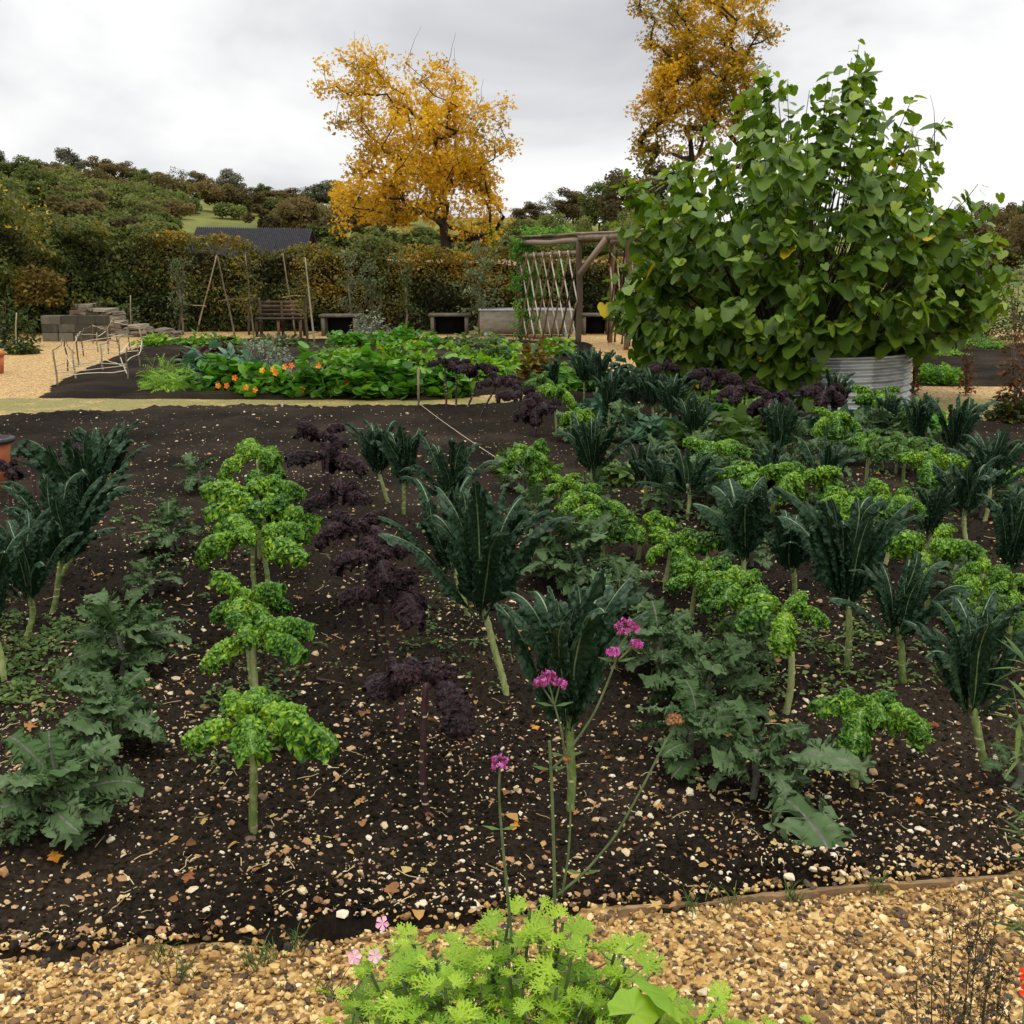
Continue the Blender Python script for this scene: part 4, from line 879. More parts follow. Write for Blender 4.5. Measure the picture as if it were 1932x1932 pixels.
# young trees / espaliers before the hedge
for i, (u, v, w_, h_, m, lb) in enumerate([
 (905, 632, 62, 172, 'shrub', 'tall grey green young tree in front of the golden tree trunk'),
 (662, 628, 40, 150, 'shrub', 'young fruit tree tied to the stake right of the slatted bench'),
 (705, 630, 34, 138, 'shrub', 'thin young fruit tree right of the bench with pale leaves'),
 (768, 628, 30, 140, 'hedgegreen', 'young fruit tree at the stake left of the tall straight one'),
 (345, 632, 34, 150, 'shrub', 'young fruit tree at the leftmost upright stake'),
 (470, 632, 40, 150, 'hedge', 'young fruit tree with yellowing leaves by the crossed stakes'),
 (580, 640, 36, 160, 'hedge', 'young fruit tree growing beside the slatted bench'),
 (930, 600, 14, 170, 'lettuce', 'bright green slender sapling above the tall grey green one'),
]):
    g = G(u, v); k = depth(g) / F; t = thing('young_tree', lb, 'tree', tuple(g)); H = h_ * k; rw = w_ * k / 2 * 1.1
    T = np.stack([rng.normal(0, rw * .5, 46), rng.normal(0, rw * .45, 46), rng.uniform(.22, 1, 46) * H], -1)
    nd, pr, rd, en = skeleton(T, np.array([0, 0, -.03]), np.array([0, 0, H * .6]), .0045, 6); mb = MB(); skel_mesh(mb, nd, pr, rd, 5); mb.obj('trunk', M['twig'], t)
    mb = MB(); clump_leaves(mb, T, .15, 24 if u == 905 else 11, .075, LT, lambda P_: .5 + .2 * snoise(P_, .6, i)); mb.obj('crown', M[m], t, None, False)
# ---- stick supports
def stick(parent, a, b, r=.024, name='pole', m='stake'): mb = MB(); ln = np.linalg.norm(np.array(b) - a); tube(mb, wob(a, b, 9, .018, int(abs(a[0]) * 977) % 99), np.linspace(r, r * .6, 9), 6, 0, rng.random()); return mb.obj(name, M[m], parent)
for lb, poles, bars in [
 ('stick support of one upright and one leaning pole with a crossbar, leftmost of all', [((344, 495), (338, 631)), ((409, 482), (371, 626))], [((333, 574), (390, 578))]),
 ('leaning stick support with a crossbar, left of the slatted bench', [((410, 484), (445, 639)), ((463, 480), (479, 630))], [((412, 568), (476, 561))]),
 ('stick support standing right before the slatted bench', [((533, 480), (558, 631)), ((576, 484), (594, 649))], [((533, 561), (587, 557)), ((540, 634), (603, 628))]),
 ('stick support with a crossbar right of the slatted bench', [((650, 473), (662, 602)), ((699, 483), (705, 610))], [((652, 554), (707, 557))]),
 ('stick support with a thick straight right pole left of the tall young tree', [((766, 490), (774, 620)), ((814, 476), (806, 611))], [((770, 550), (814, 549))]),
]:
    g0 = G(*poles[0][1]); Yp = g0[1]; t = thing('stick_support', lb, 'plant support', tuple(g0), 'stick supports in front of the hedge')
    for (a, b) in poles: gb = G(*b); gb[2] = -.05; stick(t, gb - g0, AT(a[0], a[1], gb[1]) - g0)
    for (a, b) in bars: stick(t, AT(a[0], a[1], Yp - .05) - g0, AT(b[0], b[1], Yp - .05) - g0, .016, 'crossbar')
for (a, b, lb) in [((246, 557), (247, 632), 'single thin stake standing before the rubble wall'), ((31, 590), (29, 668), 'single pale stake at the left edge among leaves')]:
    g0 = G(*b); mb = MB(); tube(mb, wob((0, 0, -.05), AT(a[0], a[1], g0[1]) - g0, 7, .01, 4), .012, 6, 0, .8); tag(link('garden_stake', mb.mesh('garden_stake', M['stake']), None, tuple(g0)), lb, 'stake')
# ---- walls at left
def wall(name, label, a, b, H, dp, m, rows, cat='wall', rub=False, Hs=None):
    a, b = G(*a), G(*b); d_ = b - a; ln = np.linalg.norm(d_); d_ /= ln; nrm = np.array([-d_[1], d_[0], 0]); mb = MB()
    for r_ in range(rows):
        s = 0.; z0 = H * r_ / rows; hh = H / rows
        while s < ln:
            w_ = (rng.uniform(.16, .45) if rub else rng.uniform(.3, .48)); e = min(s + w_, ln); top = np.interp(s, [0, ln], Hs or [H, H])
            if z0 + hh * .6 < top:
                j = rng.uniform(-.03, .03) * (1.5 if rub else .35); bm = MB(); V = []
                lo = np.array([s + .006, -dp / 2 + j, z0 + .004]); hi = np.array([e - .006, dp / 2 + j, z0 + hh - .004])
                V = np.array([[(lo, hi)[i][0], (lo, hi)[k_][1], (lo, hi)[l_][2]] for l_ in (0, 1) for k_, i in ((0, 0), (0, 1), (1, 1), (1, 0))])
                V += rng.normal(0, .018 if rub else .004, V.shape); W = V[:, :1] * d_ + V[:, 1:2] * nrm + V[:, 2:] * (0, 0, 1)
                mb.add(W, [(0, 3, 2, 1), (4, 5, 6, 7), (0, 1, 5, 4), (1, 2, 6, 5), (2, 3, 7, 6), (3, 0, 4, 7)], None, 0, rng.random())
            s = e
    return tag(link(name, mb.mesh(name, M[m], False), None, tuple(a)), label, cat)
wall('block_wall', 'square grey block wall of a raised bed at left', (86, 643), (206, 643), .56, .3, 'stonewall', 3)
wall('rubble_wall', 'low rough wall of stacked flat stones left of the stakes', (212, 634), (338, 636), .42, .4, 'rubble', 6, rub=True, Hs=[.36, .14])
wall('rubble_wall', 'stacked stones rising above the grey block wall', (150, 630), (228, 633), .72, .4, 'rubble', 9, rub=True, Hs=[.74, .55])
# ---- slatted bench, low dark tables, trough
g = G(490, 634); k = depth(g) / F; t = thing('slatted_bench', 'brown slatted wooden bench with a divided back before the hedge', 'bench', tuple(g)); W_ = 86 * k
for x0, x1 in ((0, W_ * .47), (W_ * .53, W_)):
    mb = MB()
    for q in range(4): beam(mb, (x0, .06 + q * .012, .50 + q * .095), (x1, .06 + q * .012, .50 + q * .095), .03, .07, rng.random())
    mb.obj('backrest', M['darkrustic'], t)
mb = MB()
for q in range(4): beam(mb, (0, -.42 + q * .12, .42), (W_, -.42 + q * .12, .42), .09, .03, rng.random())
mb.obj('seat', M['darkrustic'], t)
for x0 in (.03, W_ * .5, W_ - .03):
    for yb in (-.40, .08): mb = MB(); beam(mb, (x0, yb, -.02), (x0, yb, .40 if yb < 0 else .82), .06, .06, rng.random()); mb.obj('leg', M['darkrustic'], t)
def lowtable(u0, u1, v, label, htop=.50):
    g = G(u0, v); g2 = G(u1, v); W_ = g2[0] - g[0]; t = thing('low_table', label, 'table', tuple(g), 'low dark topped tables along the hedge')
    mb = MB(); box(mb, (-.04, -.04, htop - .06), (W_ + .04, .62, htop)); mb.obj('top', M['stonewall'], t)
    mb = MB(); box(mb, (.1, .50, .0), (W_ - .1, .54, htop - .065)); mb.obj('shade_sheet', M['black0'], t)  # black sheet stands in for the shade in the open space beneath the top
    for x0 in (.05, W_ - .05):
        for y0 in (.03, .46): mb = MB(); beam(mb, (x0, y0, -.02), (x0, y0, htop - .065), .10, .08, .6); mb.obj('leg', M['stonewall'], t)
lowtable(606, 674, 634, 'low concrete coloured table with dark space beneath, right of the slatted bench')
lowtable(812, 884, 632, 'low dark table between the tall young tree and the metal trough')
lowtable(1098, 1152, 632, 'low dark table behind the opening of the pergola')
g = G(1905, 634)
g = G(905, 636); k = depth(g) / F; W_ = 176 * k; H_ = .62; t = thing('metal_trough', 'long grey galvanised water trough with rounded ends behind the pergola lattice', 'trough', tuple(g))
mb = MB(); prof = [(0.0, H_), (.04, H_ - .22), (.12, .20), (.26, .05), (.62, .05), (.76, .20), (.80, H_)]
xs = np.linspace(0, W_, 3); V = np.array([(x_, y_, z_) for x_ in xs for y_, z_ in prof]); mb.add(V, gridfaces(3, 7))
for x_ in (0, W_): nV = np.array([(x_, y_, z_) for y_, z_ in prof]); mb.add(np.vstack([nV, [(x_, .4, H_)]]), None, [(i, i + 1, 7) for i in range(6)])
mb.obj('body', M['galv'], t); mb = MB()
for a, b in (((-.02, -.02, H_), (W_ + .02, -.02, H_)), ((-.02, .82, H_), (W_ + .02, .82, H_)), ((0, -.02, H_), (0, .82, H_)), ((W_, -.02, H_), (W_, .82, H_))): tube(mb, [a, b], .022, 8)
mb.obj('rim', M['galv'], t)
for x_ in (.15, W_ - .15): mb = MB(); box(mb, (x_ - .05, .15, -.03), (x_ + .05, .7, .10)); mb.obj('foot', M['galv'], t)
# ---- barn behind the hedge
Yb = 50.; A = AT(372, 428, Yb); B = AT(590, 440, Yb + 3); t = thing('barn', 'dark corrugated barn roof showing over the hedge at left', 'barn', (A[0], A[1], 0))
nc = 240; xs = np.linspace(0, B[0] - A[0], nc); mb = MB(); cz = .035 * np.cos(np.arange(nc) * np.pi / 2)
def rf(y0, z0, y1, z1): V = np.concatenate([np.stack([xs, y0 + xs * 0 + xs / xs[-1] * 3, z0 + cz + (B[2] - A[2]) * 0], -1), np.stack([xs, y1 + xs / xs[-1] * 3, z1 + cz], -1)]); mb.add(V, gridfaces(2, nc))
rf(-2.6, A[2] - 1.5, 0, A[2]); rf(0, A[2] + .002, 3.2, A[2] - 1.9); mb.obj('roof', M['roofdark'], t, None, False)
mb = MB(); V = np.array([(0, -2.3, -1), (xs[-1], .7, -1), (xs[-1], 5.6, -1), (0, 2.8, -1)]); Vt = V.copy(); Vt[:, 2] = A[2] - 1.6; mb.add(np.vstack([V, Vt]), [(0, 1, 5, 4), (1, 2, 6, 5), (2, 3, 7, 6), (3, 0, 4, 7)]); mb.obj('wall', M['darkwood'], t)
# ---- rustic pergola
HP = 2.12
feetL = [G(982, 641), G(1008, 643), G(1036, 646), G(1062, 649), G(1091, 653)]; feetR = [G(1151, 646), G(1181, 660), G(1216, 668), G(1258, 678)]
O = feetL[-1].copy(); t = thing('rustic_pergola', 'rustic wooden pergola with diagonal lattice sides over the gravel path', 'pergola', tuple(O))
def pole(a, b, r, m='rustic', name='post', par=t, n=9, w_=.02): mb = MB(); tube(mb, wob(np.array(a) - O, np.array(b) - O, n, w_, rng.integers(0, 999)), r, 8, 0, rng.random()); return mb.obj(name, M[m], par)
for i, f in enumerate((feetL[0], feetL[-1])): pole(f - (0, 0, .05), f + (0, 0, HP), .062 if i else .05, 'wood')
for i, f in enumerate(feetR): pole(f - (0, 0, .05), f + (0, 0, HP), .055)
up = np.array([0, 0, 1.])
pole(feetL[0] + up * HP, feetL[-1] + up * HP, .055, 'wood', 'rail'); pole(feetL[0] + up * (HP - .28), feetL[-1] + up * (HP - .22), .045, 'wood', 'rail'); pole(feetL[0] + up * .10, feetL[-1] + up * .08, .04, 'rustic', 'rail')
pole(feetR[0] + up * HP, feetR[-1] + up * HP, .06, 'wood', 'rail'); pole(feetR[0] + up * .28, feetR[-1] + up * .28, .055, 'rustic', 'rail'); pole(feetR[0] + up * (HP - .25), feetR[-1] + up * (HP - .25), .05, 'wood', 'rail')
pole(feetL[-1] + up * (HP + .06), feetR[-1] + up * (HP + .06), .06, 'wood', 'beam'); pole(feetL[0] + up * (HP + .06), feetR[0] + up * (HP + .06), .06, 'wood', 'beam')
Bq = feetR[-1] + up * HP; Aq = feetL[-1]; mb = MB(); beam(mb, Aq - O + (0.0, -.08, 1.45), Aq - O + ((Bq - Aq)[:3] * .32 + up * 0) * (1, 1, 0) + (0, -.08, HP + .02), .05, .12, .9); mb.obj('brace', M['wood'], t)
mb = MB()
for i in range(26):
    f = i / 25; a = feetL[0] + (feetR[0] - feetL[0]) * 0 + (feetL[-1] - feetL[0]) * f; b = feetR[0] + (feetR[-1] - feetR[0]) * f; a = a + (a - b) * .05
    tube(mb, wob(a - O + up * (HP + .13), b - O + up * (HP + .13 + rng.uniform(-.01, .02)), 5, .02, i), .022, 5, 0, rng.random())
mb.obj('roof_laths', M['wood'], t)
def lattice(a, b, n, z0=.05, z1=HP - .2, dx=.72):
    d_ = (b - a); ln = np.linalg.norm(d_); d_ = d_ / ln; nr = np.array([d_[1], -d_[0], 0]) ; nr = nr if nr[1] < 0 else -nr
    for sgn, nm, m in ((1, 'dark_lattice', 'rustic'), (-1, 'pale_lattice', 'lath')):
        mb = MB()
        for i in range(-3, n + 3):
            s0 = i / n * ln; s1 = s0 + sgn * dx
            def cl(s0, s1):
                ts = [0, 1]
                lo = (0 - s0) / (s1 - s0); hi = (ln - s0) / (s1 - s0); lo, hi = min(lo, hi), max(lo, hi); return max(0, lo), min(1, hi)
            t0, t1 = cl(s0, s1)
            if t1 - t0 < .08: continue
            pa = a + d_ * (s0 + (s1 - s0) * t0) + up * (z0 + (z1 - z0) * t0); pb = a + d_ * (s0 + (s1 - s0) * t1) + up * (z0 + (z1 - z0) * t1)
            o_ = nr * (.03 if sgn < 0 else .055)
            tube(mb, wob(pa + o_ - O, pb + o_ - O, 7, .012, i + 20 * sgn), .019 if sgn > 0 else .016, 5, 0, rng.random())
        mb.obj(nm, M[m], t)
lattice(feetL[0], feetL[-1], 7); lattice(feetR[0], feetR[-1], 7)
# climber on the pergola's left end and roof
t2 = thing('climbing_vine', 'green climbing vine covering the left end and roof of the pergola', 'climber', tuple(feetL[0]))
c1 = np.stack([rng.normal(.08, .17, 95), rng.normal(-.06, .1, 95), rng.uniform(.1, HP + .1, 95)], -1); c2 = np.stack([rng.uniform(0, 1.2, 40), rng.uniform(-.1, .6, 40), HP + .18 + rng.uniform(0, .12, 40)], -1)
c3 = np.stack([rng.normal(.55, .2, 14), rng.normal(-.12, .03, 14), rng.uniform(.8, 1.7, 14)], -1)
mb = MB(); clump_leaves(mb, np.vstack([c1, c2, c3]), .13, 22, .075, LT, lambda P_: .45 + .25 * snoise(P_, .5, 3)); mb.obj('foliage', M['nast'], t2, None, False)
ms = MB(); [tube(ms, wob((rng.normal(0, .08), -.06, -.03), (rng.normal(.1, .12), -.06, HP * rng.uniform(.8, 1)), 9, .05, i), .007, 4, 0, .5, False) for i in range(9)]; ms.obj('stems', M['twig'], t2)
# ---- shed and hedge at right
g = G(1905, 640); Ys = 24.; A = AT(1806, 640, Ys); A[2] = 0; t = thing('garden_shed', 'dark timber shed half hidden behind the right side of the leafy bush', 'shed', tuple(A))
mb = MB()
for i in range(11): box(mb, (i * .13 - .9, 0, -.05), (i * .13 - .775, .03, 1.75), 0, rng.random())
for i in range(11): box(mb, (.53, .03 + i * .13, -.05), (.56, .155 + i * .13, 1.75), 0, rng.random())
mb.obj('wall', M['darkwood'], t); mb = MB(); V = np.array([(-1.1, -.25, 1.82), (.8, -.25, 1.86), (.8, 1.8, 2.15), (-1.1, 1.8, 2.1)]); mb.add(np.vstack([V, V + (0, 0, .04)]), [(0, 3, 2, 1), (4, 5, 6, 7), (0, 1, 5, 4), (1, 2, 6, 5), (2, 3, 7, 6), (3, 0, 4, 7)]); mb.obj('roof', M['roofdark'], t)
mb = MB(); box(mb, (-.35, -.02, .55), (.1, -.004, 1.35)); w_ = mb.obj('window', M['black0'], t); mb = MB()
for a, b in (((-.39, -.03, .5), (.14, -.03, .5)), ((-.39, -.03, 1.4), (.14, -.03, 1.4)), ((-.37, -.03, .5), (-.37, -.03, 1.4)), ((.12, -.03, .5), (.12, -.03, 1.4))): beam(mb, a, b, .03, .045)
mb.obj('frame', M['wood'], w_)
for a in [
 ('leafy_shrub', 'tall airy shrub at the right edge behind the rusty plants', 'shrub', (1915, 650), 90, 175, 'hedgegreen', .08, 1500),
 ('leafy_shrub', 'grey green shrub between the shed and the right edge', 'shrub', (1860, 640), 60, 120, 'shrub', .08, 900),
 ('dark_shrub', 'dark shrub low behind the right half of the tank', 'shrub', (1790, 640), 70, 90, 'hedgegreen', .09, 900),
 ('low_green_plant', 'strip of low yellow green plants behind the side bed', 'plant', (1775, 676), 50, 18, 'lettuce', .05, 600),
 ('strawberry_patch', 'round patch of low dark green leaves beside the right gravel', 'plant', (1772, 725), 48, 38, 'nast', .075, 900),
 ('low_green_plant', 'green leafy plants with red flowers behind the side bed at right', 'plant', (1850, 660), 60, 26, 'nast', .06, 700),
 ('rusty_dock', 'tall rust brown seeding plant at the right edge', 'plant', (1915, 800), 42, 190, 'rust', .06, 700),
 ('rusty_dock', 'short rust brown spike of seeds left of the tall rusty plant', 'plant', (1822, 745), 14, 90, 'rust', .05, 260),
 ('leafy_herb', 'green leafy plant at the foot of the tall rusty plant', 'plant', (1905, 800), 42, 50, 'hedgegreen', .07, 500),
 ('climber_post', 'twiggy brown plant against the right end of the metal tank', 'plant', (1722, 745), 13, 95, 'rust', .05, 240),
]:
    g = G(*a[3]); k = depth(g) / F; bushclump(a[0], a[1], a[2], g, a[4] * k, a[5] * k, M[a[6]], a[8], a[7], 300 + a[3][0], 10)
# ---- corrugated tank and the big broad leaved bush in it
TC = np.array([AT(1500, 700, 14.0)[0], 14.0, 0]); TR = 1.39; TH = .60
t = thing('corrugated_tank', 'round corrugated galvanised tank used as a planter', 'planter', tuple(TC))
nz, na = 85, 160; zs = np.linspace(-.03, TH, nz); th = np.linspace(0, 2 * np.pi, na + 1); ZZ, TT = np.meshgrid(zs, th, indexing='ij'); rr = TR + .018 * np.sin(ZZ * 2 * np.pi / .078)
mb = MB(); mb.add(np.stack([rr * np.cos(TT), rr * np.sin(TT), ZZ], -1), gridfaces(nz, na + 1), None, 0, np.repeat(.35 + .3 * (np.sin(np.arange(na) * .31) > .3), 1).tolist() * (nz - 1)); mb.obj('wall', M['galv'], t)
mb = MB(); tube(mb, np.stack([TR * np.cos(th), TR * np.sin(th), TH + 0 * th], -1), .016, 8, 0, .5, False); mb.obj('rim', M['galv'], t)
mb = MB(); r_ = np.linspace(0, TR - .03, 14); RR, T2 = np.meshgrid(r_, th, indexing='ij'); mb.add(np.stack([RR * np.cos(T2), RR * np.sin(T2), TH - .08 + .015 * np.sin(RR * 20 + T2 * 5)], -1), gridfaces(14, na + 1)); mb.obj('soil', M['earthy'], t)
kx = 1.0
RP = [(-40, .95), (-19, 1.3), (-7, 1.9), (5, 2.25), (27, 2.8), (38, 2.65), (48, 2.75), (63, 2.95), (74, 3.0), (90, 2.9)]
LP = [(-40, 1.2), (-25, 1.8), (-17, 1.95), (0, 2.2), (9, 2.42), (20, 2.4), (35, 2.6), (50, 2.7), (69, 2.85), (83, 3.0), (90, 2.9)]
def Rb(el, az):
    e = np.degrees(el); f = (1 + np.cos(az)) / 2; f = sst(f); return f * np.interp(e, *zip(*RP)) + (1 - f) * np.interp(e, *zip(*LP))
BC = TC + (0, 0, .99)
t = thing('broad_leaved_bush', 'huge bush of broad heart shaped leaves growing out of the metal tank', 'bush', (TC[0], TC[1], TH - .1)); off_ = (-TC[0], -TC[1], -(TH - .1))
nsh = 540; mbs = MB(); Pl = []; Yw = []; Pt = []; Sz = []; Tn = []
shoots_fix = [(1440, 122), (1470, 150), (1562, 132), (1612, 128), (1722, 172), (1880, 378), (1165, 412), (1145, 548), (1560, 180), (1400, 190), (1330, 240), (1265, 300), (1660, 215), (1770, 290), (1820, 440), (1880, 560), (1180, 480), (1215, 360)]
for i in range(nsh):
    if i < len(shoots_fix):
        q = AT(shoots_fix[i][0], shoots_fix[i][1] + 12, 14.0 + rng.uniform(-.25, .25)); d_ = q - BC; Rm = np.linalg.norm(d_); dirv = d_ / Rm
    else:
        az = rng.uniform(0, 6.28); el = math.asin(rng.uniform(-.42, 1)); low = i > 410
        if low: el = R(rng.uniform(-38, 5))
        if low: az = rng.uniform(-3.3, -1.62)
        elif math.cos(az) > -.25: el = max(el, R(rng.uniform(-4, 12)))
        Rm = (rng.uniform(1.65, 1.95) if el < R(-12) and low else 0) or float(Rb(el, az)) * (.92 if i % 3 else rng.uniform(.55, .8)) * (1 + .06 * rng.normal() + .07 * float(snoise(np.array([[math.cos(el) * math.cos(az), math.cos(el) * math.sin(az), math.sin(el)]]), .8, 5)[0])); dirv = np.array([math.cos(el) * math.cos(az), math.cos(el) * math.sin(az) * .92, math.sin(el)])
    end = BC + dirv * Rm; st = np.array([TC[0] + dirv[0] * .5, TC[1] + dirv[1] * .5, TH - .1]); mid = (st + end) / 2 + np.array([dirv[0] * .25, dirv[1] * .25, .25 - .3 * (dirv[2] < .2)])
    P_ = bez(st, mid, end, 12); P_[4:-1] += vnoise(P_[4:-1], .5, i) * .03
    tube(mbs, P_, np.linspace(.022 if i < 60 else .013, .0035, 12), 5, 0, rng.random(), False)
    nl = 17; ss = 1 - np.linspace(0, .95 / max(Rm, 1) * rng.uniform(.7, 1.15), nl); idx = ss * 11; a_ = idx.astype(int).clip(0, 10); f_ = (idx - a_)[:, None]
    Q_ = P_[a_] * (1 - f_) + P_[a_ + 1] * f_; hd = np.arctan2(dirv[1], dirv[0]); yaw = hd + rng.normal(0, 1.0, nl) + (np.arange(nl) % 2 - .5) * 1.6
    Pl.append(Q_ + rng.normal(0, .05, (nl, 3))); Yw.append(yaw); Pt.append(rng.normal(-.75 + .35 * max(dirv[2], 0), .35, nl)); Sz.append(np.where(np.arange(nl) < 3, rng.uniform(.11, .19, nl), rng.choice([.12, .17, .22, .27], nl) * rng.uniform(.85, 1.15, nl))); Tn.append(np.clip(rng.normal(.40, .12, nl) + .14 * (np.arange(nl) < 3) + .02 * (Q_[:, 2] - 1), 0, .86))
Pl = np.concatenate(Pl); Yw = np.concatenate(Yw); Pt = np.concatenate(Pt); Sz = np.concatenate(Sz); Tn = np.concatenate(Tn)
yl = rng.random(len(Tn)) < .006; near_y = np.array([AT(1712, 262, 13.4), AT(1740, 300, 13.3), AT(1195, 585, 12.6), AT(1460, 262, 12.6)])
for q in near_y: yl |= np.linalg.norm(Pl - q, axis=1) < .17
Tn[yl] = 1.0
mb = MB(); scatter(mb, [heart_tm(.12, .2), heart_tm(.25, .35), heart_tm(.05, .1)], Pl, rotm(Yw, Pt, rng.normal(0, .35, len(Pl))), Sz, Tn); mb.obj('foliage', M['mulb'], t, off_)
hi = Pl[(Pl[:, 2] > 2.9)]
for i in range(3): q = hi[rng.integers(0, len(hi))]; tube(mbs, wob(q, q + rng.normal(0, .12, 3) + (0, 0, .18), 5, .03, i), [.005, .004, .0035, .003, .002], 4, 0, .5, False)
ri = hi[(hi[:, 0] > TC[0] + .9)]
for i in range(5): q = ri[rng.integers(0, len(ri))]; tube(mbs, wob(q - (0, 0, .3), q + (rng.normal(0, .2), 0, rng.uniform(.1, .5)), 5, .05, i), [.008, .006, .005, .003, .002], 4, 0, .5, False)
mbs.obj('branches', M['bark'], t, off_)
# ================================================================== vegetables of the back bed
disc_a = np.linspace(0, 2 * np.pi, 10)[:-1]
DISC = (np.vstack([(0, 0, -.08), np.stack([np.cos(disc_a) * .5, np.sin(disc_a) * .5, .03 * np.sin(disc_a * 3)], -1)]), None, np.array([(0, i + 1, (i + 1) % 9 + 1) for i in range(9)]))
def frond_tm():
    V = []; Tt = []
    for i in range(7):
        x = .15 + i * .13; w_ = .30 * math.sin((i + 1.2) / 8 * math.pi)
        for sg in (-1, 1): b = len(V); V += [(x, 0, -x * x * .25), (x + .10, sg * w_, -x * x * .3), (x + .045, sg * w_ * .5, -x * x * .25 + .03)]; Tt.append((b, b + 1, b + 2))
    b = len(V); V += [(0, -.012, 0), (1.05, 0, -.27), (0, .012, 0)]; Tt.append((b, b + 1, b + 2)); return (np.array(V), None, np.array(Tt))
FROND = [frond_tm()]
def veg(name, label, cat, u, v, wpx, hpx, m, n, size, tm=None, tint=.5, seed=0, group=None):
    g = G(u, v); k = depth(g) / F; return bushclump(name, label, cat, (g[0], g[1]), wpx / 2 * k, hpx * k, M[m], n, size, seed + int(u), 10, .03, tint, 1, group, tm)
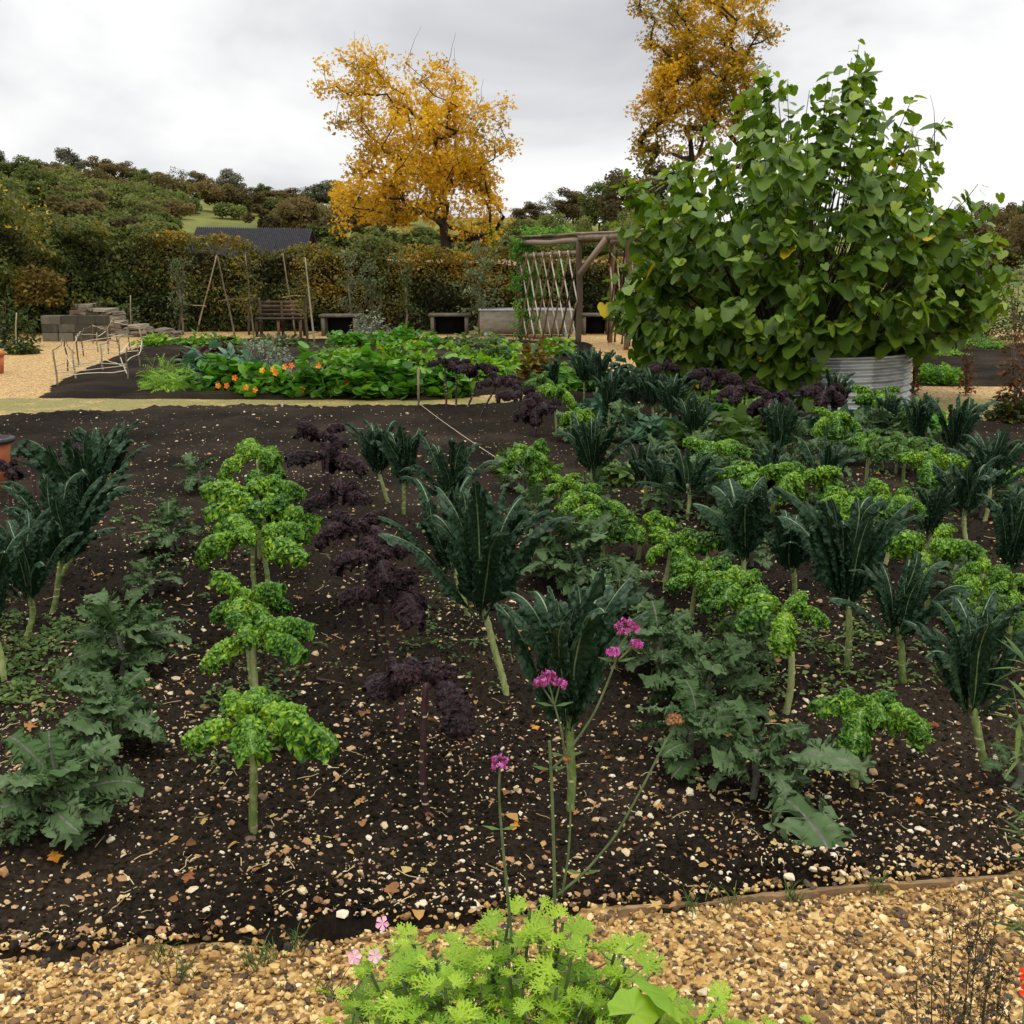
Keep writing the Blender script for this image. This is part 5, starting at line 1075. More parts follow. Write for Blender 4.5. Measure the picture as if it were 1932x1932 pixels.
VG = [
 ('nasturtium', 'nasturtiums trailing with orange flowers, leftmost clump by the mossy strip', 'nasturtium', 425, 742, 120, 62, 'nast', 420, .13, [DISC]),
 ('nasturtium', 'nasturtium clump below the silvery herb', 'nasturtium', 500, 746, 120, 52, 'nast', 420, .13, [DISC]),
 ('nasturtium', 'nasturtium clump with yellow flower right of the silvery herb', 'nasturtium', 590, 748, 130, 66, 'nast', 460, .13, [DISC]),
 ('nasturtium', 'bright nasturtium clump in the middle of the row', 'nasturtium', 680, 750, 130, 70, 'nast', 460, .14, [DISC]),
 ('nasturtium', 'nasturtium clump left of the string peg', 'nasturtium', 755, 750, 110, 64, 'nast', 420, .14, [DISC]),
 ('nasturtium', 'nasturtium clump behind the far purple kale stalks', 'nasturtium', 840, 748, 110, 58, 'nast', 420, .14, [DISC]),
 ('silver_herb', 'silvery grey herb bush with tiny flowers in the back bed', 'herb', 500, 700, 120, 62, 'herb', 1100, .05, None),
 ('silver_herb', 'smaller silvery herb leaning over the nasturtiums', 'herb', 560, 742, 80, 48, 'herb', 700, .05, None),
 ('carrot_plant', 'feathery green carrot tops at the left of the nasturtiums', 'vegetable', 315, 742, 80, 50, 'lettuce', 320, .20, FROND),
 ('cabbage_plant', 'blue green cabbage behind the carrot tops', 'vegetable', 385, 712, 70, 44, 'cabbage', 150, .2, None),
 ('cabbage_plant', 'broad leaved green cabbage left of the silvery herb', 'vegetable', 440, 716, 80, 50, 'cabbage', 170, .2, None),
 ('red_lettuce', 'dark red lettuce head at the back of the bed', 'vegetable', 420, 676, 56, 32, 'beet', 160, .14, None),
 ('red_lettuce', 'dark red leafy head left of the larger red one', 'vegetable', 365, 690, 50, 30, 'beet', 140, .14, None),
 ('lettuce_plant', 'bright green lettuce clump at the far left of the back bed', 'vegetable', 292, 656, 66, 24, 'lettuce', 220, .12, None),
 ('pea_plant', 'bright green leafy plants right of the silvery herb', 'vegetable', 650, 700, 110, 40, 'lettuce', 420, .12, None),
 ('pea_plant', 'tall bright green leafy plants in the middle of the back bed', 'vegetable', 760, 702, 130, 54, 'lettuce', 520, .13, None),
 ('leafy_green', 'low greens along the back edge below the leftmost stick support', 'vegetable', 390, 655, 130, 20, 'nast', 300, .12, None),
 ('leafy_green', 'low greens along the back edge below the slatted bench', 'vegetable', 520, 657, 130, 22, 'hedgegreen', 300, .12, None),
 ('leafy_green', 'low greens along the back edge before the metal trough', 'vegetable', 900, 655, 140, 24, 'weed', 320, .12, None),
 ('lettuce_plant', 'yellow green leafy plants right of the tall middle ones', 'vegetable', 905, 725, 130, 44, 'lettuce', 380, .13, None),
 ('lettuce_plant', 'light leafy plants behind the round crowned purple kale', 'vegetable', 960, 700, 110, 44, 'lettuce', 300, .13, None),
 ('weedy_herb', 'mixed low herbs between the red lettuce and the back edge', 'herb', 480, 672, 120, 24, 'weed', 320, .1, None),
 ('weedy_herb', 'mixed low herbs behind the bright leafy plants', 'herb', 640, 678, 120, 22, 'weed', 300, .1, None),
 ('nasturtium', 'nasturtiums at the very back with a few orange flowers', 'nasturtium', 760, 658, 140, 40, 'nast', 420, .12, [DISC]),
 ('nasturtium', 'nasturtium patch in front of the low tables', 'nasturtium', 660, 656, 90, 30, 'nast', 300, .12, [DISC]),
 ('silver_herb', 'tall grey wispy herb before the low concrete table', 'herb', 700, 650, 80, 58, 'herb', 800, .06, None),
 ('lettuce_plant', 'light green lettuce before the dark curly kale', 'vegetable', 870, 700, 80, 40, 'lettuce', 300, .13, None),
 ('cabbage_plant', 'green cabbages right of the dark curly kale', 'vegetable', 985, 690, 90, 36, 'cabbage', 220, .17, None),
 ('lettuce_plant', 'yellow green leafy row before the pergola', 'vegetable', 1045, 676, 90, 34, 'lettuce', 300, .12, None),
 ('bean_plant', 'yellowing dried stems among the greens before the pergola', 'vegetable', 1010, 720, 60, 60, 'fern', 260, .13, None),
 ('leafy_green', 'leafy greens filling the gap beside the far dark kales', 'vegetable', 1080, 740, 100, 44, 'nast', 300, .14, None),
 ('leafy_green', 'dark leafy greens at the edge of the gravel path', 'vegetable', 1190, 735, 130, 50, 'cabbage', 320, .16, None),
 ('leafy_green', 'leafy greens between the far purple row and dark kales', 'vegetable', 1140, 800, 110, 40, 'cabbage', 260, .15, None),
 ('leafy_green', 'leafy greens below the cluster of dark kales', 'vegetable', 1230, 840, 110, 36, 'cabbage', 240, .14, None),
 ('broccoli_plant', 'pale broad leaves spreading in the middle of the far bed', 'vegetable', 1340, 850, 130, 52, 'weed', 260, .17, None),
 ('broccoli_plant', 'broad green leaves left of the striped dark kale', 'vegetable', 1410, 836, 100, 46, 'weed', 220, .17, None),
 ('leafy_green', 'leafy greens under the purple kales by the tank', 'vegetable', 1380, 790, 130, 40, 'nast', 320, .14, None),
 ('leafy_green', 'leafy greens at the foot of the tank on the right', 'vegetable', 1600, 830, 150, 46, 'cabbage', 320, .14, None),
 ('leafy_green', 'leafy greens before the far right gravel', 'vegetable', 1730, 815, 120, 40, 'nast', 260, .13, None),
 ('leafy_green', 'low green leaves around the pair of middle dark kales', 'vegetable', 1180, 920, 110, 40, 'weed', 180, .12, None),
 ('leafy_green', 'green leaves under the broad curly kale at right', 'vegetable', 1600, 985, 130, 50, 'curlydull', 260, .11, None),
 ('leafy_green', 'green leaves between the four slim kales and the upright fan', 'vegetable', 985, 905, 90, 45, 'curlydull', 200, .11, None),
 ('leafy_green', 'yellow green leaves low behind the front right dark kale', 'vegetable', 1850, 1200, 120, 80, 'curlydull', 260, .10, None),
]
for i, a in enumerate(VG):
    o = veg(a[0], a[1], a[2], a[3], a[4], a[5], a[6], a[7], a[8], a[9], a[10], .5, i)
def flowerball(parent, P_, size, m, name='flower', n=5):
    mb = MB()
    for k in range(n): a = k / n * 6.283; mb.add(np.array([(0, 0, 0), (math.cos(a - .5) * size * .8, math.sin(a - .5) * size * .8, size * .25), (math.cos(a) * size, math.sin(a) * size, size * .15), (math.cos(a + .5) * size * .8, math.sin(a + .5) * size * .8, size * .25)]), [(0, 1, 2, 3)], None, 0, rng.random())
    return mb.obj(name, M[m], parent, P_, False)
fl = [(495, 699, 0), (443, 713, 1), (428, 728, 1), (412, 728, 0), (464, 731, 5), (482, 736, 1), (538, 692, 1), (550, 690, 1), (600, 690, 1), (676, 740, 4), (694, 743, 1), (765, 653, 1), (783, 645, 1), (654, 721, 5), (570, 734, 5), (720, 655, 1), (520, 704, 1), (515, 697, 0)]
nas = [o for o in C.objects if o.get('category') == 'nasturtium']
for (u, v, c) in fl:
    g = G(u, 744 if v > 670 else 664); q = AT(u, v, g[1] - .52); best = min(nas, key=lambda o: (o.location - Vector(q)).length); o = flowerball(best, tuple(Vector(q) - best.location), .042, 'orangef'); o.rotation_euler = (R(70), 0, rng.normal(0, .4))
# ---- little hurdle cage of sticks and twine
pc = [(110, 730), (143, 722), (148, 690), (158, 672), (195, 705), (185, 664), (205, 668), (240, 722), (230, 688), (246, 662), (265, 698), (270, 665), (207, 650), (175, 648), (222, 650), (128, 700)]
g0 = G(110, 730); t = thing('stick_cage', 'low cage of short sticks laced with pale twine on the corner of the back bed', 'plant support', tuple(g0)); tops = []
for i, (u, v) in enumerate(pc):
    f = G(u, v); tp = f + (rng.normal(0, .03), rng.normal(0, .03), rng.uniform(.36, .52)); tops.append((f - g0, tp - g0)); mb = MB(); tube(mb, wob(f - g0 - (0, 0, .04), tp - g0, 6, .012, i), .0125, 6, 0, rng.random()); mb.obj('stick', M['stake'], t)
mb = MB()
for k, (i, j, f) in enumerate([(0, 1, .55), (0, 7, .3), (0, 7, .38), (1, 4, .5), (4, 7, .5), (1, 7, .6), (2, 8, .6), (3, 9, .6), (2, 9, .5), (4, 10, .7), (7, 10, .6), (8, 11, .5), (5, 12, .8), (6, 9, .7), (13, 12, .9), (12, 14, .9), (14, 11, .9), (10, 11, .6), (1, 2, .9), (2, 3, .9), (3, 5, .9), (15, 1, .5), (0, 15, .7), (4, 8, .8), (8, 9, .4), (0, 4, .45), (7, 8, .25)]):
    a, b = tops[i], tops[j]; pa = a[0] + (a[1] - a[0]) * f; pb = b[0] + (b[1] - b[0]) * (f + rng.uniform(-.1, .2)); tube(mb, wob(pa, pb, 6, .015, k), .006, 5, 0, rng.random(), False)
mb.obj('twine', M['twine'], t)
mb = MB(); 
for (i, j) in ((0, 15), (15, 1), (1, 2), (2, 3), (3, 13), (13, 12), (4, 8), (8, 9)): tube(mb, wob(tops[i][1] * .98, tops[j][1] * .98, 7, .03, i), .008, 6, 0, rng.random())
mb.obj('rail', M['stake'], t)
# ---- string line with peg, pots at left edge
g = G(790, 770); mb = MB(); tube(mb, [(0, 0, -.08), (0, .005, .2), (.004, .01, .47)], [.012, .014, .014], 7); t = thing('string_peg', 'wooden peg holding the planting string at the end of the bed', 'peg', tuple(g)); mb.obj('peg', M['stake'], t)
e = G(1010, 940) + (0, 0, .12); mb = MB(); tube(mb, bez((0, 0, .06), (e - g) * .5 - (0, 0, .02), e - g, 12), .0028, 4); mb.obj('string', M['twine'], t)
def lathe(mb, prof, seg=36, mi=0):
    th = np.linspace(0, 2 * np.pi, seg + 1); pr = np.array(prof); V = np.stack([pr[:, 0][:, None] * np.cos(th), pr[:, 0][:, None] * np.sin(th), np.broadcast_to(pr[:, 1][:, None], (len(pr), seg + 1))], -1); mb.add(V, gridfaces(len(pr), seg + 1), None, mi)
q = G(-8, 935); t = thing('terracotta_pot', 'terracotta pot with a dark rim at the left edge behind the dark kales', 'pot', tuple(q))
mb = MB(); lathe(mb, [(.0, .0), (.10, 0), (.125, .3), (.14, .40), (.128, .40), (.11, .2), (0, .2)]); mb.obj('body', M['terra'], t); mb = MB(); lathe(mb, [(.141, .395), (.165, .395), (.168, .425), (.138, .43), (.13, .395)]); mb.obj('rim', M['darkrim'], t)
q = G(-6, 705); t = thing('terracotta_pot', 'orange pot cut by the left edge beside the gravel path', 'pot', tuple(q)); mb = MB(); lathe(mb, [(0, 0), (.1, 0), (.13, .3), (.115, .3), (.09, .05), (0, .05)]); mb.obj('body', M['terra'], t); mb = MB(); lathe(mb, [(.13, .28), (.145, .28), (.145, .34), (.12, .34), (.115, .29)]); mb.obj('rim', M['terra'], t)
# ================================================================== ground litter and weeds
n = 2400; k = rng.uniform(-.62, .62, n); y = 2.3 * (12 / 2.3) ** rng.random(n); x = k * y; kp = inbed(x, y) > -.35; x, y = x[kp], y[kp]; n = len(x)
mb = MB(); Q = np.stack([x, y, 0 * x], -1); Q[:, 2] = .034 + soilh(Q)
scatter(mb, [lobed_tm(), LT[0], LT[1], heart_tm(.3, .3), LT[2]], Q, rotm(rng.uniform(0, 6.28, n), rng.normal(0, .25, n), rng.normal(0, .35, n)), np.clip(rng.lognormal(math.log(.017), .5, n), .006, .045), rng.random(n))
tag(mb.obj('leaf_litter', M['litter'], None, None, False), 'fallen yellow and brown leaf scraps scattered over the bed', 'leaf litter', kind='stuff')
n = 520; k = rng.uniform(-.6, .6, n); y = 2.3 * (11 / 2.3) ** rng.random(n); x = k * y; mb = MB()
for i in range(n):
    if inbed(x[i], y[i]) > .02: a = rng.uniform(0, 3.14); l_ = rng.uniform(.02, .09); z_ = soilz(x[i], y[i]) + .008; tube(mb, wob((x[i], y[i], z_), (x[i] + math.cos(a) * l_, y[i] + math.sin(a) * l_, z_ + .004), 4, .006, i), .0012, 4, 0, rng.random(), False)
tag(mb.obj('straw_bits', M['straw'], None, None, False), 'thin straw and root bits lying on the soil', 'straw', kind='stuff')
def weeds(name, label, cx, cy, ru, rv, n, size=.026, m='weed'):
    mb = MB(); P_ = []
    for i in range(n):
        u = cx + rng.normal(0, ru * .5); v = cy + rng.normal(0, rv * .5); g = G(u, v); g[2] = soilz(g[0], g[1])
        kq = rng.integers(5, 11); a = rng.uniform(0, 6.28, kq); rr_ = rng.uniform(.0, .055, kq); P_ += [g + (math.cos(b) * r_, math.sin(b) * r_, rng.uniform(.004, .035)) for b, r_ in zip(a, rr_)]
    P_ = np.array(P_); q = len(P_); scatter(mb, LT, P_, rotm(rng.uniform(0, 6.28, q), rng.normal(.1, .35, q), rng.normal(0, .35, q)), size * rng.uniform(.6, 1.4, q), rng.uniform(.1, .9, q))
    return tag(mb.obj(name, M[m], None, None, False), label, 'weeds', kind='stuff')
weeds('weeds', 'low chickweed carpet between the left dark kales and the ragged kale', 90, 1240, 150, 90, 150)
weeds('weeds', 'small weeds at the left edge in front of the dark kales', 30, 1330, 60, 40, 40)
weeds('weeds', 'thin weeds around the left curly row stalks', 470, 1330, 90, 120, 55, .024)
weeds('weeds', 'thin weeds between the purple and the dark kale rows', 830, 1200, 160, 130, 60, .022)
weeds('weeds', 'weeds under the kales in the right half', 1500, 1250, 300, 120, 170, .026)
weeds('weeds', 'weeds under the far kales in the right half', 1450, 960, 330, 90, 330, .035)
weeds('weeds', 'weeds between the left ragged kales and the far soil', 330, 1020, 120, 90, 60, .03)
mb = MB()
for (u, v) in ((510, 2350 * .7728), (990 * .7728, 0), (350, 1850), (480, 1832), (620, 1885), (300, 1818), (1300, 1718), (1380, 1712), (1500, 1705), (560, 1240 * 1.45), (1650, 1690), (870, 1010)):
    if v < 10: continue
    g = G(u, v); 
    for q in range(16): a = rng.uniform(0, 6.28); l_ = rng.uniform(.03, .07); b = g + (rng.normal(0, .018), rng.normal(0, .018), .01); tube(mb, bez(b, b + (math.cos(a) * l_ * .2, math.sin(a) * l_ * .2, l_ * .7), b + (math.cos(a) * l_ * .7, math.sin(a) * l_ * .7, l_ * .8), 4), [.0013, .0012, .001, .0004], 4, 0, rng.random(), False)
tag(mb.obj('grass_tufts', M['weed'], None, None, False), 'small tufts of grass along the edging board', 'grass', kind='stuff')
def oakleaf(u, v, size, m, label, z=.035):
    g = G(u, v); a = np.linspace(0, 1, 15); wd = .32 * np.sin(np.pi * a ** .8) * (.62 + .38 * np.sin(a * 26)); V = np.vstack([np.stack([a, wd, .10 * np.sin(a * 3) + .05 * np.sin(a * 20)], -1), np.stack([a, 0 * a, .06 * np.sin(a * 3)], -1), np.stack([a, -wd, .10 * np.sin(a * 3 + 1) + .04 * np.sin(a * 17)], -1)]) * size * 2.0
    mb = MB(); mb.add(V, gridfaces(3, 15), None, 0, .6); o = link('fallen_leaf', mb.mesh('fallen_leaf', M[m], False), None, (g[0], g[1], z), (0, 0, rng.uniform(0, 6.28))); return tag(o, label, 'fallen leaf', 'single fallen leaves')
for a in [(975, 1570, .03, 'oak', 'bright orange oak leaf on the soil behind the pink topped stem'), (352, 1690, .035, 'brownleaf', 'red brown oak leaf on the front left soil'), (1730, 1524, .024, 'oak', 'orange oak leaf right of the lone front curly kale'), (925, 1138, .03, 'oak', 'orange leaf beside the leaning pale stalk'), (1205, 1668, .03, 'litter', 'tan leaf on the soil near the edging board'), (1075, 1665, .028, 'litter', 'curled tan leaf behind the big verbena stem'), (110, 1650, .04, 'oak', 'yellow brown leaf under the front left ragged kale'), (690, 1525, .03, 'litter', 'pale yellow leaf left of the front purple stalk'), (385, 1560, .028, 'litter', 'pale yellow leaf left of the front curly stalk'), (990, 1235, .03, 'oak', 'orange leaf left of the nearest dark kale'), (1318, 1890, .03, 'litter', 'tan leaf on the gravel at bottom right'), (1735, 1392, .05, 'brownleaf', 'large dry brown leaf left of the front right dark kale'), (780, 1250, .035, 'weed', 'yellow green leaf in the purple row'), (1015, 1395, .03, 'oak', 'orange brown leaf at the foot of the nearest dark kale')]: oakleaf(*a)
g = G(345 * 1.0 + 280, 1306); mb = MB(); tube(mb, wob((-.06, .03, .02), (.06, -.02, .012), 7, .008, 2), [.006, .006, .005, .005, .004, .004, .003], 6); tag(link('kale_offcut', mb.mesh('kale_offcut', M['pstem']), None, (g[0], g[1], .025)), 'broken purple stem lying on the soil left of the front purple kale', 'stem')
# ---- edging boards
for (a, b, lb, dz) in [((-250, 1857), (640, 1772), 'edging board mostly buried in gravel at the left', -.012), ((640, 1774), (1158, 1732), 'edging board behind the lacy plant', .004), ((1165, 1727), (1462, 1699), 'edging board in the middle right of the lacy plant', .018), ((1440, 1701), (2300, 1625), 'long edging board at the right', .018)]:
    A_, B_ = G(*a), G(*b); n = 30; s = np.linspace(0, 1, n)[:, None]; P_ = A_ + (B_ - A_) * s; P_[:, 2] = dz + .004 * np.sin(s[:, 0] * 9); d_ = (B_ - A_); d_ /= np.linalg.norm(d_); nr = np.array([-d_[1], d_[0], 0]); wv = (.007 + .002 * np.sin(s * 21)) + 0 * s
    V = np.stack([P_ - nr * wv - (0, 0, .08), P_ - nr * wv, P_ + nr * wv, P_ + nr * wv - (0, 0, .08)], 1) + rng.normal(0, .0012, (n, 4, 3)); mb = MB(); mb.add(V.reshape(-1, 3), gridfaces(n, 4)); mb.add(V[0], [(0, 1, 2, 3)]); mb.add(V[-1], [(3, 2, 1, 0)])
    tag(link('edging_board', mb.mesh('edging_board', M['board'], False)), lb, 'edging board', 'thin wooden edging boards along the bed')
# ================================================================== foreground: container with lacy pelargonium, verbena
YF = 1.36
PC = np.array([AT(940, 1932, YF)[0], YF, 0.]); 
t = thing('clay_planter', 'clay planter below the photo that holds the lacy plant', 'planter', (PC[0], PC[1], 0))
mb = MB(); lathe(mb, [(0, .0), (.17, 0), (.24, .36), (.26, .36), (.265, .42), (.235, .42), (.225, .37), (0, .37)], 48); mb.obj('body', M['terra'], t)
mb = MB(); lathe(mb, [(0, .385), (.1, .392), (.22, .38)], 32); mb.obj('soil', M['earthy'], t)
def lacy_tm(seed):
    r = np.random.default_rng(seed); V = []; Q_ = []
    def strip(a, b, w0, w1, z0, z1):
        d_ = np.array(b) - a; nn = np.array([-d_[1], d_[0]]) / (np.linalg.norm(d_) + 1e-9); k = len(V)
        V.extend([(a[0] - nn[0] * w0, a[1] - nn[1] * w0, z0), (b[0] - nn[0] * w1, b[1] - nn[1] * w1, z1), (b[0] + nn[0] * w1, b[1] + nn[1] * w1, z1), (a[0] + nn[0] * w0, a[1] + nn[1] * w0, z0)]); Q_.append((k, k + 1, k + 2, k + 3))
    for ang, ln in zip(np.radians([-100, -62, -30, 0, 30, 62, 100]), (.6, .8, .95, 1.05, .95, .8, .6)):
        ang += r.normal(0, .05); d_ = np.array([math.cos(ang), math.sin(ang)]); zf = lambda s: .12 * math.sin(s * 2.5) - .22 * s * s + r.normal(0, .015)
        z0 = 0
        for i in range(4):
            s0, s1 = i / 4 * ln, (i + 1) / 4 * ln; z1 = zf(s1); strip(d_ * s0, d_ * s1, .055, .05 if i < 3 else .018, z0, z1)
            for sg in (-1, 1):
                if i == 0: continue
                a2 = ang + sg * .85; e = d_ * s0 + np.array([math.cos(a2), math.sin(a2)]) * (.30 - .03 * i) * ln; strip(d_ * s0, e, .04, .026, z0, z0 + .05)
                a3 = a2 - sg * .75; m_ = (d_ * s0 + e) / 2; strip(m_, m_ + np.array([math.cos(a3), math.sin(a3)]) * .13, .028, .018, z0 + .02, z0 + .07)
                a3 = a2 + sg * .6; strip(m_, m_ + np.array([math.cos(a3), math.sin(a3)]) * .10, .026, .016, z0 + .02, z0)
            z0 = z1
    return (np.array(V), np.array(Q_), None)
LACY = [lacy_tm(i) for i in range(5)]
t = thing('lacy_pelargonium', 'lime green plant with finely cut lacy leaves at the bottom middle', 'plant', (PC[0], PC[1], .38)); base = np.array([PC[0], PC[1], .38])
tops = [(1000, 1700, 1.34), (960, 1722, 1.38), (1062, 1728, 1.33), (1110, 1755, 1.36), (1165, 1768, 1.35), (1080, 1780, 1.28), (780, 1768, 1.38), (735, 1790, 1.34), (820, 1778, 1.34), (870, 1800, 1.38), (700, 1822, 1.30), (650, 1850, 1.32), (760, 1835, 1.28), (840, 1850, 1.25), (905, 1860, 1.3), (985, 1850, 1.25), (1050, 1850, 1.25), (1130, 1840, 1.28), (1200, 1850, 1.33), (1170, 1900, 1.24), (1090, 1905, 1.22), (1000, 1910, 1.2), (900, 1920, 1.2), (820, 1915, 1.2), (740, 1900, 1.22), (680, 1905, 1.26), (960, 1795, 1.3), (1180, 1812, 1.3), (640, 1925, 1.28), (1225, 1925, 1.3), (1350, 1885, 1.30), (1390, 1925, 1.27), (1500, 1932, 1.30), (1330, 1935, 1.25), (930, 1760, 1.36), (800, 1810, 1.3), (1130, 1880, 1.3), (1020, 1760, 1.3)]
ms = MB(); Pq = []; Yq = []; Tq = []; Bq = []; Sq = []
for i, (u, v, Y) in enumerate(tops):
    q = AT(u, v + 14, Y); st = base + (rng.normal(0, .05), rng.normal(0, .05), 0); P_ = bez(st, (st + q) / 2 + ((q - st) * (1, 1, 0)) * .25, q, 9); tube(ms, P_, np.linspace(.004, .0022, 9), 6, 0, .5, False)
    for j in range(11):
        s = 1 - j * .040; ii = s * 8; a_ = min(int(ii), 7); p = P_[a_] * (1 - ii + a_) + P_[a_ + 1] * (ii - a_); az = j * 2.4 + i; l_ = rng.uniform(.02, .042) * (.5 + min(j, 3) * .2)
        e = p + (math.cos(az) * l_, math.sin(az) * l_, l_ * .45); tube(ms, [p, (p + e) / 2 + (0, 0, -.003), e], .0012, 4, 0, .6, False); Pq.append(e); Yq.append(az); Tq.append(rng.normal(.22 - .045 * j, .2)); Sq.append(rng.uniform(.022, .036) * (.62 if j == 0 else 1)); Bq.append(np.clip(.8 - .05 * j + rng.normal(0, .08), 0, 1))
mb = MB(); scatter(mb, LACY, np.array(Pq), rotm(np.array(Yq), np.array(Tq), rng.normal(0, .25, len(Pq))), np.array(Sq), np.array(Bq)); ms.obj('stems', M['vstem'], t, tuple(-base)); mb.obj('foliage', M['pelarg'], t, tuple(-base), False)
for (u, v, Y) in ((668, 1806, 1.33), (708, 1803, 1.33), (722, 1742, 1.36)): q = AT(u, v, Y) - base; o = flowerball(t, tuple(q), .011, 'pink'); o.rotation_euler = (R(60), 0, rng.normal(0, .5))
# broad leaf plant right of it
t = thing('broad_leaf_pelargonium', 'plant with two broad scalloped lime leaves at the bottom right of the lacy one', 'plant', (PC[0] + .1, PC[1], .38)); bb = np.array([PC[0] + .1, PC[1], .38])
for (u, v, Y, sz, az) in ((1262, 1884, 1.26, .062, 2.2), (1195, 1912, 1.22, .04, .5), (1225, 1896, 1.28, .05, 4.6)):
    q = AT(u, v, Y) - bb; a = np.linspace(-2.75, 2.75, 41); rr_ = 1 + .06 * np.sin(a * 9) + .03 * np.sin(a * 33); rings = []
    for f in np.linspace(.02, 1, 9): rings.append(np.stack([rr_ * f * np.cos(a), rr_ * f * np.sin(a), -.16 * f * f + .035 * f * np.sin(a * 9) ], -1))
    mb = MB(); mb.add(np.array(rings) * sz * .8, gridfaces(9, 41), None, 0, .7); o = mb.obj('leaf', M['pelarg'], t, tuple(q)); o.rotation_euler = (R(40), R(-10), az)
    mb = MB(); tube(mb, bez((0, 0, 0), q * .6 + (0, 0, -.05), q, 8), .0022, 6); mb.obj('stem', M['vstem'], t)
# verbena
t = thing('tall_verbena', 'tall wiry verbena with magenta flower heads rising in the foreground', 'flower', (AT(1048, 1900, YF)[0], YF, .38)); VB = np.array([AT(1048, 1900, YF)[0], YF, .38])
def vs(pts, r0=.0019, r1=.0011):
    P_ = np.array([AT(*p) for p in pts]) - VB; tt = np.linspace(0, len(P_) - 1, len(P_) * 6); ii = tt.astype(int).clip(0, len(P_) - 2); f_ = (tt - ii)[:, None]; P_ = P_[ii] * (1 - f_) + P_[ii + 1] * f_
    for _ in range(4): P_[1:-1] = (P_[:-2] + 2 * P_[1:-1] + P_[2:]) / 4
    mb = MB(); tube(mb, P_, np.linspace(r0, r1, len(P_)), 6, 0, .5); mb.obj('stem', M['vstem'], t)
vs([(1052, 1990, 1.34), (1050, 1850, 1.35), (1047, 1720, 1.36), (1044, 1560, 1.36), (1038, 1415, 1.36), (1036, 1398, 1.36)], .0030, .0022)
vs([(1040, 1452, 1.36), (1068, 1425, 1.36), (1120, 1350, 1.36), (1150, 1280, 1.36), (1172, 1215, 1.37), (1184, 1198, 1.37)]); vs([(1160, 1256, 1.365), (1158, 1240, 1.36)], .0014, .001); vs([(1166, 1246, 1.365), (1196, 1218, 1.37)], .0014, .001)
vs([(1066, 1428, 1.36), (1060, 1380, 1.35), (1046, 1330, 1.35), (1036, 1290, 1.35)]); vs([(1046, 1330, 1.35), (1022, 1294, 1.35)], .0014, .001); vs([(1046, 1330, 1.35), (1056, 1292, 1.35)], .0014, .001)
vs([(1050, 1690, 1.36), (1100, 1650, 1.36), (1160, 1580, 1.37), (1210, 1490, 1.37), (1250, 1410, 1.38), (1274, 1368, 1.38)], .0020, .0013); vs([(1060, 1690, 1.36), (1072, 1620, 1.36), (1077, 1540, 1.36), (1070, 1440, 1.36)], .002, .0013)
vs([(985, 1990, 1.33), (958, 1690, 1.35), (948, 1590, 1.35), (941, 1500, 1.35), (943, 1450, 1.35)], .0026, .0016)
for (u, v) in ((1038, 1452), (1066, 1426), (1164, 1248), (1046, 1332), (945, 1565), (1100, 1648)):
    mb = MB()
    for sg in (-1, 1): q = AT(u, v, 1.36) - VB; V = np.array([(0, 0, 0), (sg * .012, .002, .004), (sg * .026, 0, .006), (sg * .012, -.003, .001)]); mb.add(V + q, [(0, 1, 2, 3)])
    mb.obj('leaf', M['weed'], t, None, False)
PET = (np.array([(0, 0, 0)] + [(math.cos(a) * .5, math.sin(a) * .5, .12) for a in np.linspace(0, 6.283, 11)[:-1]]) * np.array([[1, 1, 1]] + [[1, 1, 1] if i % 2 else [.45, .45, 1] for i in range(10)]), None, np.array([(0, i + 1, (i + 1) % 10 + 1) for i in range(10)]))
def fhead(u, v, Y, r_, m='verb', n=46):
    q = AT(u, v, Y) - VB; d_ = rng.normal(size=(n, 3)); d_[:, 2] = np.abs(d_[:, 2]) * .8 - .15; d_ /= np.linalg.norm(d_, axis=1)[:, None]; mb = MB()
    P_ = d_ * r_ * rng.uniform(.75, 1.05, (n, 1)); yaw = np.arctan2(d_[:, 1], d_[:, 0]); scatter(mb, [PET], P_, rotm(yaw, np.arcsin(d_[:, 2]) - 1.57, rng.uniform(0, 6, n)), rng.uniform(.006, .0085, n) if m == 'verb' else .005, np.clip(rng.normal(.5, .28, n), 0, 1))
    h = mb.obj('flower_head', M[m], t, tuple(q), False); mc = MB(); scatter(mc, ST, P_ * .72, rrot(n, 1), .0028, rng.random(n)); mc.obj('calyx', M['dryhead'] if m != 'verb' else M['calyx'], h)
M['calyx'] = plain('dark_calyx', (.09, .02, .05), (.20, .05, .10), 60, .7, 0)
for a in ((1184, 1188, 1.37, .0155), (1157, 1232, 1.36, .008), (1198, 1217, 1.37, .008), (1032, 1281, 1.35, .0135), (1019, 1290, 1.35, .008), (1057, 1291, 1.35, .0075), (943, 1440, 1.35, .012)): fhead(*a)
fhead(1273, 1361, 1.38, .0115, 'dryhead', 60); fhead(1069, 1432, 1.36, .006, 'dryhead', 26)
M['seed'] = plain('dark_seed', (.04, .03, .02), (.12, .08, .05), 50, .9, 0); M['wisp'] = plain('wispy_stem', (.03, .035, .015), (.09, .09, .04), 50, .9, 0)
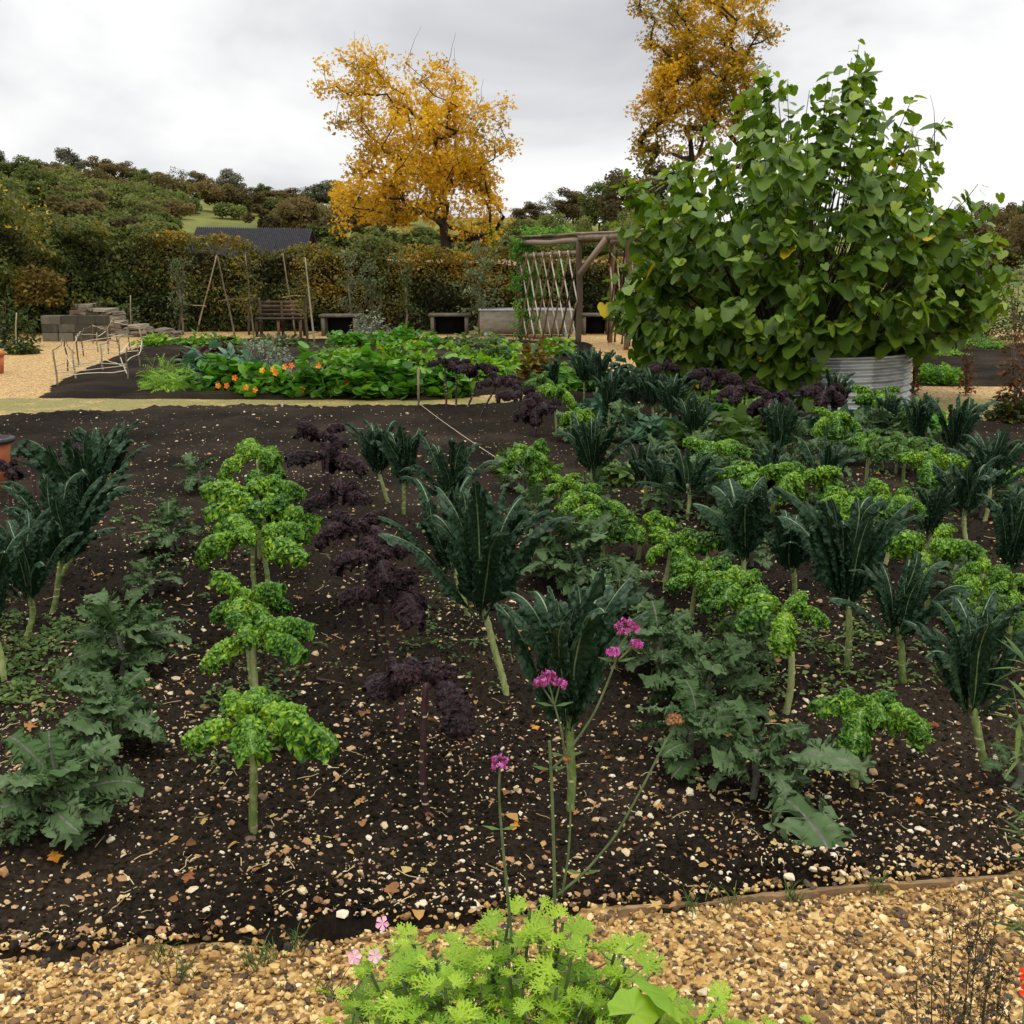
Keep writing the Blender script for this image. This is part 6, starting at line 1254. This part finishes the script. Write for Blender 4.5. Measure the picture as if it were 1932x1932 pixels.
# wispy dark plant at bottom right, red flower
t = thing('wispy_plant', 'thin dark wispy seeding plant over the gravel at the bottom right', 'plant', (AT(1840, 1932, 1.5)[0], 1.5, .0)); wb = np.array([AT(1840, 1932, 1.5)[0], 1.5, 0.]); ms = MB(); Pq = []
for (u, v) in ((1850, 1700), (1800, 1720), (1760, 1800), (1730, 1850), (1870, 1780), (1830, 1790), (1780, 1900), (1700, 1905), (1890, 1850), (1880, 1722)):
    q = AT(u, v, 1.5 + rng.normal(0, .05)) - wb; P_ = bez((0, 0, .0), q * (.8, .8, .5), q, 12); tube(ms, P_, np.linspace(.0022, .0007, 12), 5, 0, .2, False)
    for j in range(60): p = P_[rng.integers(5, 12)]; e = p + rng.normal(0, .02, 3) + (0, 0, .012); tube(ms, [p, (p + e) / 2 + rng.normal(0, .002, 3), e], .0006, 3, 0, .2, False); Pq += [e, (p + e) / 2]
Pq = np.array(Pq); scatter(ms, LT, Pq, rrot(len(Pq), 1), .0085, rng.random(len(Pq)), 1); ms.obj('stems', [M['wisp'], M['seed']], t, None, False)
t = thing('red_flower', 'scarlet flower cut by the right edge at the bottom', 'flower', (AT(1935, 1850, 1.3)[0], 1.3, .0)); rb = np.array([AT(1935, 1850, 1.3)[0], 1.3, 0.]); q = AT(1940, 1852, 1.3) - rb
for k in range(6): o = flowerball(t, tuple(q + rng.normal(0, .006, 3)), .011, 'red', 'petals'); o.rotation_euler = (R(60) + rng.normal(0, .4), 0, rng.normal(0, .8))
mb = MB(); tube(mb, [(0, 0, 0), (0.01, 0, q[2] * .5), tuple(q)], .003, 6); mb.obj('stem', M['vstem'], t)
# feathery green stem at the right edge in front of the dark kale
t = thing('feathery_stem', 'thin green feathery stems at the right edge before the front dark kale', 'plant', (AT(1935, 1932, 1.75)[0], 1.75, 0)); rb = np.array([AT(1935, 1932, 1.75)[0], 1.75, 0]); ms = MB(); Pq = []; Yq = []
for (u, v) in ((1912, 1300), (1935, 1260), (1950, 1350)):
    q = AT(u, v, 1.75) - rb; P_ = bez((0, 0, 0), (.02, 0, q[2] * .6), q, 14); tube(ms, P_, np.linspace(.0035, .001, 14), 5, 0, .5, False)
    for j in range(40): p = P_[rng.integers(6, 14)] + rng.normal(0, .004, 3); Pq.append(p); Yq.append(rng.uniform(0, 6.28))
ms.obj('stems', M['vstem'], t); mb = MB(); scatter(mb, [leaf_tm(.14, .02, .2)], np.array(Pq), rotm(np.array(Yq), rng.normal(.3, .4, len(Pq)), 0.), rng.uniform(.04, .08, len(Pq)), rng.random(len(Pq))); mb.obj('foliage', M['weed'], t, None, False)
